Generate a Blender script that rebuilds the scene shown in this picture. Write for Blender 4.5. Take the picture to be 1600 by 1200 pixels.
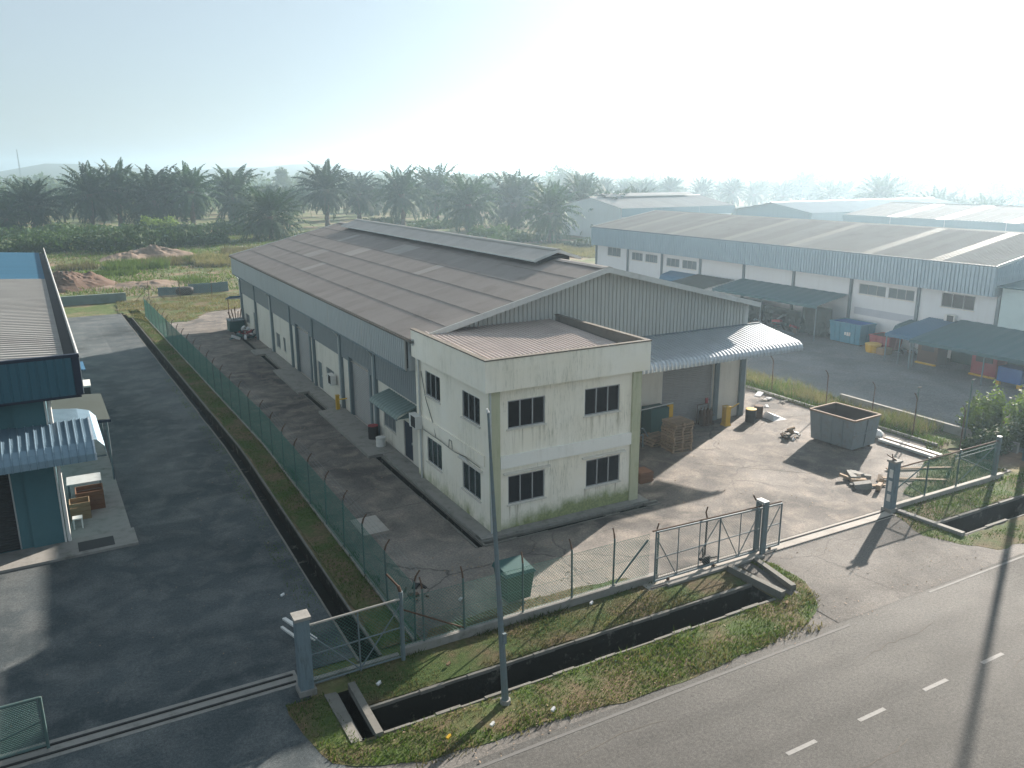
import bpy, math, random
import numpy as np
from mathutils import Vector, Matrix

# ------------------------------------------------------------------ scene, camera, sky, sun, exposure
for o in list(bpy.data.objects):
    bpy.data.objects.remove(o)
scene = bpy.context.scene
COL = scene.collection
rad = math.radians
random.seed(7)
RNG = np.random.default_rng(11)

CAM_H, PITCH, AZ, ROLL, FPX = 14.0, rad(14.683), rad(61.419), rad(-0.25), 1265.0
cam_data = bpy.data.cameras.new("camera")
cam_data.sensor_width = 36.0
cam_data.lens = FPX / 1600 * 36.0
cam_data.clip_start = 0.1
cam_data.clip_end = 8000.0
cam = bpy.data.objects.new("camera", cam_data)
COL.objects.link(cam)
_f = Vector((math.cos(AZ) * math.cos(PITCH), math.sin(AZ) * math.cos(PITCH), -math.sin(PITCH)))
_r = Vector((math.sin(AZ), -math.cos(AZ), 0))
_u = _r.cross(_f)
_r2 = _r * math.cos(ROLL) + _u * math.sin(ROLL)
_u2 = -_r * math.sin(ROLL) + _u * math.cos(ROLL)
cam.matrix_world = Matrix(((_r2.x, _u2.x, -_f.x, 0), (_r2.y, _u2.y, -_f.y, 0), (_r2.z, _u2.z, -_f.z, CAM_H), (0, 0, 0, 1)))
scene.camera = cam

SUN_AZ, SUN_EL = rad(27.0), rad(21.5)          # the sun stands behind the warehouses, to the right
world = bpy.data.worlds.new("World")
scene.world = world
world.use_nodes = True
wn = world.node_tree
wn.nodes.clear()
sky = wn.nodes.new("ShaderNodeTexSky")
sky.sky_type = 'NISHITA'
sky.sun_disc = False
sky.sun_elevation = SUN_EL
sky.sun_rotation = math.pi / 2 - SUN_AZ
sky.air_density = 1.0
sky.dust_density = 1.2
sky.ozone_density = 3.0
bg = wn.nodes.new("ShaderNodeBackground")
bg.inputs[1].default_value = 0.05
wo = wn.nodes.new("ShaderNodeOutputWorld")
hs = wn.nodes.new("ShaderNodeHueSaturation")       # thin cloud and haze take colour out of the whole sky
hs.inputs["Saturation"].default_value = 0.72
tint = wn.nodes.new("ShaderNodeMix")
tint.data_type = 'RGBA'
tint.blend_type = 'MULTIPLY'
tint.inputs[0].default_value = 1.0
tint.inputs[7].default_value = (0.87, 0.98, 1.05, 1)
wn.links.new(sky.outputs[0], hs.inputs["Color"])
wn.links.new(hs.outputs[0], tint.inputs[6])
veil = wn.nodes.new("ShaderNodeMix")               # an even veil of high cloud over the whole sky
veil.data_type = 'RGBA'
veil.inputs[0].default_value = 0.66
veil.inputs[7].default_value = (3.3, 3.75, 3.9, 1)
wn.links.new(tint.outputs[2], veil.inputs[6])
wn.links.new(veil.outputs[2], bg.inputs[0])
wn.links.new(bg.outputs[0], wo.inputs[0])

sun_data = bpy.data.lights.new("sun", 'SUN')
sun_data.energy = 5.0
sun_data.angle = rad(0.8)
sun_data.color = (1.0, 0.89, 0.78)
sun = bpy.data.objects.new("sun", sun_data)
COL.objects.link(sun)
_sd = Vector((math.cos(SUN_EL) * math.cos(SUN_AZ), math.cos(SUN_EL) * math.sin(SUN_AZ), math.sin(SUN_EL)))
sun.rotation_euler = _sd.to_track_quat('Z', 'Y').to_euler()
sun.location = (60, 40, 50)

scene.view_settings.view_transform = 'Standard'
scene.view_settings.look = 'None'
scene.view_settings.exposure = 1.68
scene.view_settings.gamma = 1.0
scene.render.engine = 'CYCLES'
cy = scene.cycles
cy.use_denoising = True
cy.max_bounces = 6
cy.diffuse_bounces = 3
cy.glossy_bounces = 2
cy.transmission_bounces = 3
cy.volume_bounces = 1
cy.transparent_max_bounces = 8
cy.caustics_reflective = False
cy.caustics_refractive = False
cy.sample_clamp_indirect = 4.0

# ------------------------------------------------------------------ helpers
ORG = {}


def thing(name, label, cat, loc=(0, 0, 0), rot=0.0, group=None):
    o = bpy.data.objects.new(name, None)
    COL.objects.link(o)
    o.location = loc
    o.rotation_euler = (0, 0, rot)
    o.empty_display_size = 0.3
    ORG[o.name] = Vector(loc) if rot == 0 else Vector((0, 0, 0))
    tag(o, label, cat, group)
    return o


def tag(o, label=None, cat=None, group=None, kind=None):
    if label:
        o["label"] = label
    if cat:
        o["category"] = cat
    if group:
        o["group"] = group
    if kind:
        o["kind"] = kind
    return o


def link(name, me, parent=None, loc=None):
    o = bpy.data.objects.new(name, me)
    COL.objects.link(o)
    if parent is not None:
        o.parent = parent
        ORG[o.name] = ORG[parent.name]
    else:
        ORG[o.name] = Vector((0, 0, 0))
    if loc is not None:
        o.location = loc
    return o


def np_mesh(name, verts, faces, mat=None, smooth=False):
    me = bpy.data.meshes.new(name)
    verts = np.asarray(verts, dtype=np.float32)
    faces = np.asarray(faces, dtype=np.int32)
    k = faces.shape[1]
    me.vertices.add(len(verts))
    me.vertices.foreach_set("co", verts.ravel())
    me.loops.add(faces.size)
    me.loops.foreach_set("vertex_index", faces.ravel())
    me.polygons.add(len(faces))
    me.polygons.foreach_set("loop_start", np.arange(0, faces.size, k, dtype=np.int32))
    me.polygons.foreach_set("loop_total", np.full(len(faces), k, dtype=np.int32))
    if smooth:
        me.polygons.foreach_set("use_smooth", np.ones(len(faces), dtype=bool))
    if mat:
        me.materials.append(mat)
    me.update(calc_edges=True)
    return me


class MB:
    """collects faces; build() links them as one mesh object"""

    def __init__(self):
        self.v, self.f = [], []

    def face(self, *pts):
        n = len(self.v)
        self.v.extend(tuple(p) for p in pts)
        self.f.append(tuple(range(n, n + len(pts))))
        return self

    def hexa(self, b, t):
        """box from 4 bottom and 4 top points, both counter-clockwise from above"""
        n = len(self.v)
        self.v.extend(tuple(p) for p in list(b) + list(t))
        self.f += [(n + 3, n + 2, n + 1, n), (n + 4, n + 5, n + 6, n + 7)]
        for i in range(4):
            j = (i + 1) % 4
            self.f.append((n + i, n + j, n + 4 + j, n + 4 + i))
        return self

    def box(self, x0, x1, y0, y1, z0, z1):
        return self.hexa([(x0, y0, z0), (x1, y0, z0), (x1, y1, z0), (x0, y1, z0)],
                         [(x0, y0, z1), (x1, y0, z1), (x1, y1, z1), (x0, y1, z1)])

    def obox(self, c, ax, ay, hx, hy, hz):
        """box with centre c, horizontal half axes along unit vectors ax, ay"""
        c, ax, ay = Vector(c), Vector(ax).normalized(), Vector(ay).normalized()
        az = ax.cross(ay)
        P = lambda i, j, k: c + ax * (i * hx) + ay * (j * hy) + az * (k * hz)
        return self.hexa([P(-1, -1, -1), P(1, -1, -1), P(1, 1, -1), P(-1, 1, -1)], [P(-1, -1, 1), P(1, -1, 1), P(1, 1, 1), P(-1, 1, 1)])

    def bar(self, p, q, w, h=None, up=(0, 0, 1)):
        p, q = Vector(p), Vector(q)
        d = (q - p)
        L = d.length
        d.normalize()
        up = Vector(up)
        if abs(d.dot(up)) > 0.98:
            up = Vector((1, 0, 0))
        s = up.cross(d).normalized()
        return self.obox((p + q) / 2, d, s, L / 2, w / 2, (h or w) / 2)

    def tube(self, p, q, r, r2=None, n=8, caps=True):
        p, q = Vector(p), Vector(q)
        r2 = r if r2 is None else r2
        d = (q - p).normalized()
        a = Vector((0, 0, 1)) if abs(d.z) < 0.95 else Vector((1, 0, 0))
        s = a.cross(d).normalized()
        t = d.cross(s)
        m = len(self.v)
        for k in range(n):
            c, si = math.cos(2 * math.pi * k / n), math.sin(2 * math.pi * k / n)
            self.v.append(tuple(p + (s * c + t * si) * r))
            self.v.append(tuple(q + (s * c + t * si) * r2))
        for k in range(n):
            j = (k + 1) % n
            self.f.append((m + 2 * k, m + 2 * j, m + 2 * j + 1, m + 2 * k + 1))
        if caps:
            self.f.append(tuple(m + 2 * k for k in reversed(range(n))))
            self.f.append(tuple(m + 2 * k + 1 for k in range(n)))
        return self

    def path(self, pts, r, n=6):
        for a, b in zip(pts[:-1], pts[1:]):
            self.tube(a, b, r, n=n)
        return self

    def lathe(self, c, prof, n=14):
        """rings (radius, z) about a vertical axis through c"""
        m = len(self.v)
        for r, z in prof:
            for k in range(n):
                a = 2 * math.pi * k / n
                self.v.append((c[0] + r * math.cos(a), c[1] + r * math.sin(a), c[2] + z))
        for i in range(len(prof) - 1):
            for k in range(n):
                j = (k + 1) % n
                self.f.append((m + i * n + k, m + i * n + j, m + (i + 1) * n + j, m + (i + 1) * n + k))
        self.f.append(tuple(m + k for k in reversed(range(n))))
        self.f.append(tuple(m + (len(prof) - 1) * n + k for k in range(n)))
        return self

    def grid(self, rows):
        """rows of points of equal length, joined by quads"""
        n = len(self.v)
        w = len(rows[0])
        for row in rows:
            self.v.extend(tuple(p) for p in row)
        for i in range(len(rows) - 1):
            for j in range(w - 1):
                a = n + i * w + j
                self.f.append((a, a + 1, a + w + 1, a + w))
        return self

    def mesh(self, name, mat, off=(0, 0, 0), smooth=False):
        me = bpy.data.meshes.new(name)
        ox, oy, oz = off
        me.from_pydata([(x - ox, y - oy, z - oz) for x, y, z in self.v], [], self.f)
        if mat:
            me.materials.append(mat)
        if smooth:
            me.polygons.foreach_set("use_smooth", [True] * len(me.polygons))
        me.update()
        return me

    def build(self, name, mat, parent=None, smooth=False):
        off = ORG[parent.name] if parent is not None else (0, 0, 0)
        return link(name, self.mesh(name, mat, off, smooth), parent)


def copy_tree(o, parent=None):
    c = o.copy()
    COL.objects.link(c)
    c.parent = parent
    ORG[c.name] = ORG.get(o.name, Vector((0, 0, 0)))
    for ch in [x for x in bpy.data.objects if x.parent == o]:
        copy_tree(ch, c)
    return c


def tubes_np(p0, p1, r, n=3):
    p0, p1 = np.asarray(p0, float), np.asarray(p1, float)
    d = p1 - p0
    d /= np.linalg.norm(d, axis=1, keepdims=True)
    a = np.where(np.abs(d[:, 2:3]) < 0.9, np.array([[0, 0, 1.0]]), np.array([[1.0, 0, 0]]))
    s = np.cross(a, d)
    s /= np.linalg.norm(s, axis=1, keepdims=True)
    t = np.cross(d, s)
    N = len(p0)
    V = np.zeros((N, n, 2, 3))
    for k in range(n):
        c, si = math.cos(2 * math.pi * k / n), math.sin(2 * math.pi * k / n)
        o = (s * c + t * si) * r
        V[:, k, 0] = p0 + o
        V[:, k, 1] = p1 + o
    base = (np.arange(N) * n * 2)[:, None]
    F = []
    for k in range(n):
        j = (k + 1) % n
        F.append(base + np.array([[2 * k, 2 * j, 2 * j + 1, 2 * k + 1]]))
    return V.reshape(-1, 3), np.concatenate(F)


# ------------------------------------------------------------------ materials
class NT:
    def __init__(self, name):
        self.m = bpy.data.materials.new(name)
        self.m.use_nodes = True
        self.t = self.m.node_tree
        self.t.nodes.clear()
        self.o = self.t.nodes.new("ShaderNodeOutputMaterial")
        self.g = None

    def n(self, ty, **kw):
        x = self.t.nodes.new(ty)
        for k, v in kw.items():
            setattr(x, k, v)
        return x

    def put(self, sock, val):
        if isinstance(val, bpy.types.NodeSocket):
            self.t.links.new(val, sock)
        elif isinstance(val, (tuple, list)) and len(val) == 3 and sock.type == 'RGBA':
            sock.default_value = (*val, 1)
        else:
            sock.default_value = val

    def pos(self, scale=None, rot=0.0):
        if self.g is None:
            self.g = self.n("ShaderNodeNewGeometry")
        p = self.g.outputs["Position"]
        if scale is None and rot == 0:
            return p
        mp = self.n("ShaderNodeMapping")
        mp.inputs["Rotation"].default_value = (0, 0, rot)
        mp.inputs["Scale"].default_value = scale or (1, 1, 1)
        self.put(mp.inputs["Vector"], p)
        return mp.outputs[0]

    def noise(self, scale, detail=4, rough=0.55, vec=None, dist=0.0):
        x = self.n("ShaderNodeTexNoise")
        x.inputs["Scale"].default_value = scale
        x.inputs["Detail"].default_value = detail
        x.inputs["Roughness"].default_value = rough
        x.inputs["Distortion"].default_value = dist
        self.put(x.inputs["Vector"], vec if vec is not None else self.pos())
        return x.outputs["Fac"]

    def vor(self, scale, feature='DISTANCE_TO_EDGE', vec=None, rnd=1.0):
        x = self.n("ShaderNodeTexVoronoi", feature=feature)
        x.inputs["Scale"].default_value = scale
        x.inputs["Randomness"].default_value = rnd
        self.put(x.inputs["Vector"], vec if vec is not None else self.pos())
        return x.outputs["Distance"] if feature == 'DISTANCE_TO_EDGE' else x.outputs["Color"]

    def ramp(self, fac, lo, hi, a=0.0, b=1.0):
        x = self.n("ShaderNodeMapRange")
        x.clamp = True
        self.put(x.inputs[0], fac)
        x.inputs[1].default_value = lo
        x.inputs[2].default_value = hi
        x.inputs[3].default_value = a
        x.inputs[4].default_value = b
        return x.outputs[0]

    def mix(self, fac, a, b, mode='MIX'):
        x = self.n("ShaderNodeMix", data_type='RGBA', blend_type=mode)
        self.put(x.inputs[0], fac)
        self.put(x.inputs[6], a)
        self.put(x.inputs[7], b)
        return x.outputs[2]

    def math(self, op, a, b=0.0):
        x = self.n("ShaderNodeMath", operation=op)
        self.put(x.inputs[0], a)
        self.put(x.inputs[1], b)
        return x.outputs[0]

    def xyz(self):
        x = self.n("ShaderNodeSeparateXYZ")
        self.put(x.inputs[0], self.pos())
        return x.outputs

    def rnd(self):
        return self.n("ShaderNodeObjectInfo").outputs["Random"]

    def bump(self, h, strength=0.4, dist=0.02):
        x = self.n("ShaderNodeBump")
        x.inputs["Strength"].default_value = strength
        x.inputs["Distance"].default_value = dist
        self.put(x.inputs["Height"], h)
        return x.outputs[0]

    def bsdf(self, col, rough=0.8, metal=0.0, normal=None, spec=0.4):
        b = self.n("ShaderNodeBsdfPrincipled")
        self.put(b.inputs["Base Color"], col)
        self.put(b.inputs["Roughness"], rough)
        b.inputs["Metallic"].default_value = metal
        b.inputs["Specular IOR Level"].default_value = spec
        if normal is not None:
            self.put(b.inputs["Normal"], normal)
        self.t.links.new(b.outputs[0], self.o.inputs[0])
        self.b = b
        return self.m


def worn(name, col, dirt=None, amt=0.5, scale=1.2, rough=0.7, metal=0.0, bump=0.15, streak=False, rnd=0.0, spec=0.35, fine=40):
    """one base colour with blotches of dirt; streak draws them downwards"""
    t = NT(name)
    dirt = dirt or tuple(c * 0.55 for c in col)
    big = t.noise(scale, 5, 0.6)
    vec = t.pos((3.2, 3.2, 0.35)) if streak else t.pos()
    st = t.noise(scale * 1.6, 6, 0.65, vec)
    f = t.math('MULTIPLY', t.ramp(big, 0.35, 0.7), t.ramp(st, 0.45, 0.68))
    f = t.math('MULTIPLY', f, amt)
    c = t.mix(f, col, dirt)
    fn = t.noise(fine, 2, 0.6)
    c = t.mix(0.25, c, t.mix(t.ramp(fn, 0.3, 0.7), tuple(x * 0.75 for x in col), tuple(min(1, x * 1.2) for x in col)))
    if rnd:
        v = t.ramp(t.rnd(), 0, 1, 1 - rnd, 1 + rnd)
        c = t.mix(1.0, c, v, 'MULTIPLY')
    return t.bsdf(c, rough, metal, t.bump(t.noise(fine * 0.5, 4, 0.6), bump, 0.01), spec)


def m_asphalt(name, dark, light, big=0.12, patch=0.5, tint=(0.14, 0.12, 0.1), crack=True, grain=42, lanes=False):
    t = NT(name)
    a = t.noise(big, 6, 0.62, dist=0.6)
    b = t.noise(big * 7, 5, 0.6, dist=0.4)
    c = t.mix(t.ramp(a, 0.34, 0.66), dark, light)
    c = t.mix(t.math('MULTIPLY', t.ramp(b, 0.45, 0.7), patch), c, tint)
    d = t.noise(big * 2.3, 4, 0.7, t.pos((1, 1, 1), 0.7))
    c = t.mix(t.math('MULTIPLY', t.ramp(d, 0.5, 0.72), 0.5), c, tuple(x * 0.55 for x in dark))
    if crack:
        wv = t.n("ShaderNodeVectorMath", operation='ADD')
        nz = t.n("ShaderNodeTexNoise")
        nz.inputs["Scale"].default_value = 0.9
        nz.inputs["Detail"].default_value = 5
        t.put(nz.inputs["Vector"], t.pos())
        t.put(wv.inputs[0], t.pos())
        t.put(wv.inputs[1], nz.outputs["Color"])
        e = t.vor(0.22, vec=wv.outputs[0])
        k = t.math('MULTIPLY', t.ramp(e, 0.0, 0.012, 1, 0), t.ramp(a, 0.4, 0.6))
        c = t.mix(t.math('MULTIPLY', k, 0.7), c, tuple(x * 0.35 for x in dark))
    if lanes:
        y = t.xyz()[1]
        wv = t.math('SINE', t.math('MULTIPLY', t.math('ADD', y, t.math('MULTIPLY', a, 0.5)), 2 * math.pi / 1.7))
        c = t.mix(t.math('MULTIPLY', t.ramp(wv, 0.1, 1.0), 0.35), c, tuple(x * 0.72 for x in dark))
    g = t.noise(grain, 3, 0.75)
    g2 = t.noise(grain * 0.28, 5, 0.75)
    c = t.mix(t.ramp(g2, 0.36, 0.66, 0.0, 0.6), tuple(x * 0.6 for x in dark), c) if False else t.mix(1.0, c, t.mix(t.ramp(g2, 0.32, 0.68), (0.62, 0.62, 0.63), (1.32, 1.31, 1.29)), 'MULTIPLY')
    c = t.mix(1.0, c, t.mix(t.ramp(g, 0.3, 0.7), (0.5, 0.5, 0.5), (1.5, 1.5, 1.48)), 'MULTIPLY')
    spot = t.vor(grain * 0.12, 'F1')
    h = t.math('ADD', t.math('MULTIPLY', g, 0.6), t.math('ADD', t.math('MULTIPLY', b, 1.5), t.math('MULTIPLY', g2, 0.6)))
    return t.bsdf(c, t.ramp(a, 0.3, 0.7, 0.95, 0.8), 0, t.bump(h, 0.5, 0.02), 0.3)


def m_leaf(name, a, b, trans=0.35, rough=0.55):
    t = NT(name)
    n = t.noise(0.7, 3, 0.6)
    n2 = t.noise(6, 2, 0.6)
    c = t.mix(t.ramp(n, 0.3, 0.7), a, b)
    c = t.mix(t.math('MULTIPLY', t.ramp(n2, 0.45, 0.75), 0.5), c, tuple(min(1, x * 1.7) for x in b))
    v = t.ramp(t.rnd(), 0, 1, 0.65, 1.45)
    c = t.mix(1.0, c, v, 'MULTIPLY')
    t.bsdf(c, rough, 0, None, 0.12)
    tr = t.n("ShaderNodeBsdfTranslucent")
    t.put(tr.inputs[0], t.mix(1.0, c, (1.3, 1.35, 0.7), 'MULTIPLY'))
    mx = t.n("ShaderNodeMixShader")
    mx.inputs[0].default_value = trans
    t.t.links.new(t.b.outputs[0], mx.inputs[1])
    t.t.links.new(tr.outputs[0], mx.inputs[2])
    t.t.links.new(mx.outputs[0], t.o.inputs[0])
    return t.m


def m_office():
    """off-white wall paint with run-off streaks, and moss creeping up the foot of the front"""
    t = NT("office_paint")
    base = t.mix(t.ramp(t.noise(0.5, 4), 0.35, 0.7), (0.84, 0.78, 0.66), (0.87, 0.83, 0.74))
    big = t.noise(0.55, 4, 0.6)
    s1 = t.noise(2.2, 7, 0.7, t.pos((2.6, 2.6, 0.3)))
    s2 = t.noise(9.0, 5, 0.7, t.pos((2.2, 2.2, 0.22)))
    f = t.math('MULTIPLY', t.ramp(big, 0.38, 0.66), t.ramp(s1, 0.44, 0.68))
    c = t.mix(t.math('MULTIPLY', f, 0.42), base, (0.40, 0.385, 0.29))
    c = t.mix(t.math('MULTIPLY', t.math('MULTIPLY', t.ramp(s2, 0.53, 0.66), t.ramp(big, 0.46, 0.6)), 0.5), c, (0.26, 0.255, 0.18))
    sp = t.noise(14, 5, 0.75)
    c = t.mix(t.math('MULTIPLY', t.math('MULTIPLY', t.ramp(sp, 0.6, 0.7), t.ramp(big, 0.4, 0.62)), 0.6), c, (0.2, 0.2, 0.15))
    x, y, z = t.xyz()
    mz = t.math('SUBTRACT', t.ramp(z, 0.0, 1.5, 1, 0), 0.0)
    mx = t.ramp(x, 13.4, 17.2, 0.62, 1.0)
    ms = t.noise(1.7, 6, 0.7, t.pos((1, 1, 0.55)))
    f = t.ramp(t.math('ADD', t.math('MULTIPLY', t.math('MULTIPLY', mz, mx), 0.72), t.math('MULTIPLY', ms, 0.6)), 0.55, 0.80)
    for sill in (4.3, 1.14):                      # rusty run-off below the window sills
        zz = t.math('MULTIPLY', t.ramp(z, sill - 1.15, sill - 0.1, 0, 1), t.ramp(z, sill - 0.06, sill - 0.03, 1, 0))
        for a_, b_ in ((14.2, 16.0), (17.75, 19.7)):
            xx = t.math('MULTIPLY', t.ramp(x, a_, a_ + 0.05), t.ramp(x, b_ - 0.05, b_, 1, 0))
            ln = t.noise(4.0, 3, 0.6, t.pos((1.6, 0.2, 0.06)))
            c = t.mix(t.math('MULTIPLY', t.math('MULTIPLY', t.math('MULTIPLY', xx, zz), t.ramp(ln, 0.54, 0.64)), 0.7), c, (0.27, 0.23, 0.15))
    mossc = t.mix(t.ramp(t.noise(11, 3), 0.3, 0.7), (0.13, 0.17, 0.05), (0.26, 0.30, 0.11))
    c = t.mix(t.math('MULTIPLY', f, 0.9), c, mossc)
    return t.bsdf(c, 0.85, 0, t.bump(t.noise(30, 4), 0.15, 0.01), 0.3)


def m_ground():
    """waste land: dry grass, bare earth and green patches"""
    t = NT("rough_ground")
    a = t.noise(0.035, 6, 0.65, dist=0.5)
    b = t.noise(0.16, 6, 0.65, dist=0.5)
    d = t.noise(1.3, 5, 0.7)
    green = t.mix(t.ramp(d, 0.3, 0.7), (0.045, 0.075, 0.022), (0.10, 0.13, 0.04))
    straw = t.mix(t.ramp(d, 0.3, 0.7), (0.12, 0.105, 0.055), (0.21, 0.175, 0.1))
    earth = t.mix(t.ramp(d, 0.3, 0.7), (0.16, 0.105, 0.075), (0.27, 0.19, 0.14))
    c = t.mix(t.ramp(a, 0.42, 0.58), earth, straw)
    c = t.mix(t.ramp(b, 0.38, 0.55), c, green)
    return t.bsdf(c, 0.95, 0, t.bump(t.noise(4, 5, 0.7), 0.8, 0.12), 0.2)


def m_turf():
    t = NT("verge_turf")
    a = t.noise(0.6, 5, 0.6)
    d = t.noise(9, 4, 0.7)
    g = t.mix(t.ramp(d, 0.3, 0.7), (0.035, 0.065, 0.018), (0.085, 0.12, 0.035))
    br = t.mix(t.ramp(d, 0.3, 0.7), (0.07, 0.055, 0.03), (0.17, 0.13, 0.075))
    c = t.mix(t.ramp(a, 0.42, 0.6), g, br)
    return t.bsdf(c, 0.95, 0, t.bump(t.noise(25, 4, 0.7), 0.8, 0.05), 0.2)


def m_shaded_concrete(name, a, b):
    """drain walls: shade of the deep channel put into a near-black colour, with pale blotches of bare concrete"""
    t = NT(name)
    n = t.noise(1.8, 6, 0.7)
    c = t.mix(t.ramp(n, 0.57, 0.70), a, b)
    return t.bsdf(c, 0.9, 0, t.bump(t.noise(12, 4), 0.4, 0.03), 0.3)


OFFICE = m_office()
GROUND = m_ground()
TURF = m_turf()
YARD = m_asphalt("yard_asphalt", (0.058, 0.056, 0.056), (0.20, 0.183, 0.167), 0.13, 0.6, (0.30, 0.26, 0.222))
ROAD = m_asphalt("road_asphalt", (0.080, 0.079, 0.076), (0.105, 0.104, 0.099), 0.10, 0.12, (0.12, 0.113, 0.105), crack=False, grain=40, lanes=True)
DRIVE = m_asphalt("driveway_asphalt", (0.085, 0.081, 0.077), (0.135, 0.128, 0.12), 0.2, 0.35, (0.155, 0.142, 0.125))
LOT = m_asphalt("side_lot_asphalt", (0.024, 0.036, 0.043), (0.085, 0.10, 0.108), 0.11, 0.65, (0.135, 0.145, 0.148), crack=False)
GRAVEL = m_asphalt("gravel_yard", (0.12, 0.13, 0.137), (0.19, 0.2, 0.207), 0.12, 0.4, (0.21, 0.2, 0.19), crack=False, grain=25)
CONC = worn("concrete", (0.36, 0.34, 0.31), (0.13, 0.12, 0.10), 0.85, 1.0, 0.9, bump=0.35)
KERB = worn("mouldy_kerb", (0.15, 0.147, 0.133), (0.04, 0.042, 0.033), 0.95, 1.6, 0.9, bump=0.4)
VENT = worn("vent_roof_sheet", (0.47, 0.44, 0.41), (0.3, 0.27, 0.24), 0.6, 0.6, 0.9, rnd=0.05)
ROOFD = worn("far_roof_sheet", (0.23, 0.235, 0.235), (0.16, 0.16, 0.155), 0.5, 0.3, 0.95, rnd=0.05, spec=0.1)
HOARD = worn("muted_blue_sheet", (0.06, 0.125, 0.15), (0.04, 0.06, 0.06), 0.7, 2, 0.6)
CONC_D = worn("stained_concrete", (0.24, 0.235, 0.22), (0.06, 0.062, 0.05), 0.95, 1.6, 0.9, bump=0.4)
DRAIN = m_shaded_concrete("drain_concrete", (0.012, 0.013, 0.011), (0.14, 0.14, 0.125))  # near-black base stands in for the shade down in the drains
WALLW = worn("wall_white", (0.64, 0.61, 0.55), (0.30, 0.27, 0.21), 0.6, 0.7, 0.85, streak=True)
WALLB = worn("wall_bright", (0.62, 0.64, 0.66), (0.45, 0.45, 0.43), 0.4, 0.5, 0.85, streak=True)
CLADD = worn("shade_darkened_cladding", (0.215, 0.24, 0.255), (0.12, 0.13, 0.13), 0.5, 0.8, 0.5, 0.0, 0.05, streak=True)  # shade under the overhang is put into this darker cladding colour
BAND = worn("band_paint", (0.82, 0.80, 0.75), (0.5, 0.48, 0.4), 0.5, 1.0, 0.85, streak=True)
CLAD = worn("grey_cladding", (0.36, 0.385, 0.395), (0.17, 0.18, 0.18), 0.5, 0.8, 0.5, 0.0, 0.05, streak=True, rnd=0.05)
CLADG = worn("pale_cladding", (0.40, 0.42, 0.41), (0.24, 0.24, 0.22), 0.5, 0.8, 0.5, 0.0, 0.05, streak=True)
CLADB = worn("blue_grey_cladding", (0.25, 0.34, 0.40), (0.16, 0.22, 0.26), 0.4, 0.5, 0.5, 0.0, 0.05, streak=True)
TRIM = worn("steel_trim", (0.50, 0.52, 0.52), (0.2, 0.2, 0.19), 0.5, 2, 0.5, 0.2)
SHEET = worn("cement_roof_sheet", (0.27, 0.243, 0.225), (0.15, 0.13, 0.115), 0.75, 0.45, 0.9, 0, 0.3, rnd=0.06)
SHEETL = worn("new_cement_roof_sheet", (0.335, 0.31, 0.29), (0.2, 0.18, 0.16), 0.6, 0.6, 0.9, 0, 0.3, rnd=0.06)
ROOFB = worn("faded_roof_sheet", (0.34, 0.335, 0.32), (0.22, 0.21, 0.2), 0.6, 0.3, 0.95, 0, 0.15, rnd=0.05, spec=0.1)
ROOFH = worn("dull_blue_roof", (0.24, 0.30, 0.34), (0.16, 0.2, 0.23), 0.5, 0.3, 0.95, 0, 0.1, spec=0.1)
SKYL = worn("roof_light_sheet", (0.365, 0.355, 0.325), (0.32, 0.31, 0.27), 0.5, 0.8, 0.6, 0, 0.1)
GALV = worn("ribbed_steel", (0.40, 0.44, 0.48), (0.24, 0.25, 0.26), 0.5, 1.0, 0.38, 0.35, 0.05, rnd=0.06)
ROOFO = worn("office_roof_sheet", (0.47, 0.405, 0.375), (0.25, 0.22, 0.19), 0.6, 0.8, 0.45, 0.2, 0.05, rnd=0.06)
SHUT = worn("shutter_steel", (0.27, 0.27, 0.27), (0.14, 0.135, 0.13), 0.5, 1.2, 0.5, 0.1, 0.05)
COLB = worn("blue_grey_column", (0.125, 0.165, 0.185), (0.09, 0.10, 0.10), 0.5, 1.5, 0.6, streak=True)
PILG = worn("green_stained_pilaster", (0.47, 0.47, 0.33), (0.19, 0.23, 0.09), 0.95, 1.2, 0.85, streak=True)
COPE = worn("mouldy_coping", (0.115, 0.105, 0.09), (0.05, 0.05, 0.04), 0.7, 2.5, 0.95)
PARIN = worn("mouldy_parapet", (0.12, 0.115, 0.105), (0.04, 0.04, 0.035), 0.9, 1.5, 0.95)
GLASS = NT("dark_glass").bsdf((0.004, 0.005, 0.008), 0.15, 0, None, 0.12)
GLASSB = NT("grey_louvre").bsdf((0.10, 0.13, 0.14), 0.3, 0, None, 0.5)
FRAME = worn("window_frame", (0.36, 0.37, 0.38), None, 0.4, 3, 0.5, 0.3)
BLACKS = worn("black_soffit", (0.03, 0.032, 0.034), None, 0.3)
BLUE = worn("blue_cladding", (0.03, 0.10, 0.14), (0.02, 0.06, 0.085), 0.5, 0.6, 0.45, 0, 0.05, streak=True)
BLUED = worn("dark_blue_trim", (0.012, 0.022, 0.045), None, 0.4, 2, 0.5)
TEALW = worn("teal_wall", (0.06, 0.145, 0.17), (0.035, 0.085, 0.10), 0.5, 0.6, 0.8)
RIBB = worn("blue_ribbed_sheet", (0.19, 0.28, 0.35), (0.10, 0.15, 0.2), 0.5, 1.0, 0.35, 0.3, 0.05)
RIBP = worn("pale_rib", (0.45, 0.52, 0.58), None, 0.3, 2, 0.4, 0.3)
BLUER = worn("blue_roof_sheet", (0.03, 0.115, 0.19), (0.02, 0.08, 0.13), 0.4, 0.3, 0.5, rnd=0.05)
AWNB = worn("blue_awning", (0.022, 0.10, 0.19), (0.015, 0.08, 0.15), 0.4, 0.8, 0.5)
AWNT = worn("teal_awning", (0.014, 0.075, 0.095), (0.015, 0.06, 0.07), 0.4, 0.8, 0.55)
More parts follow.
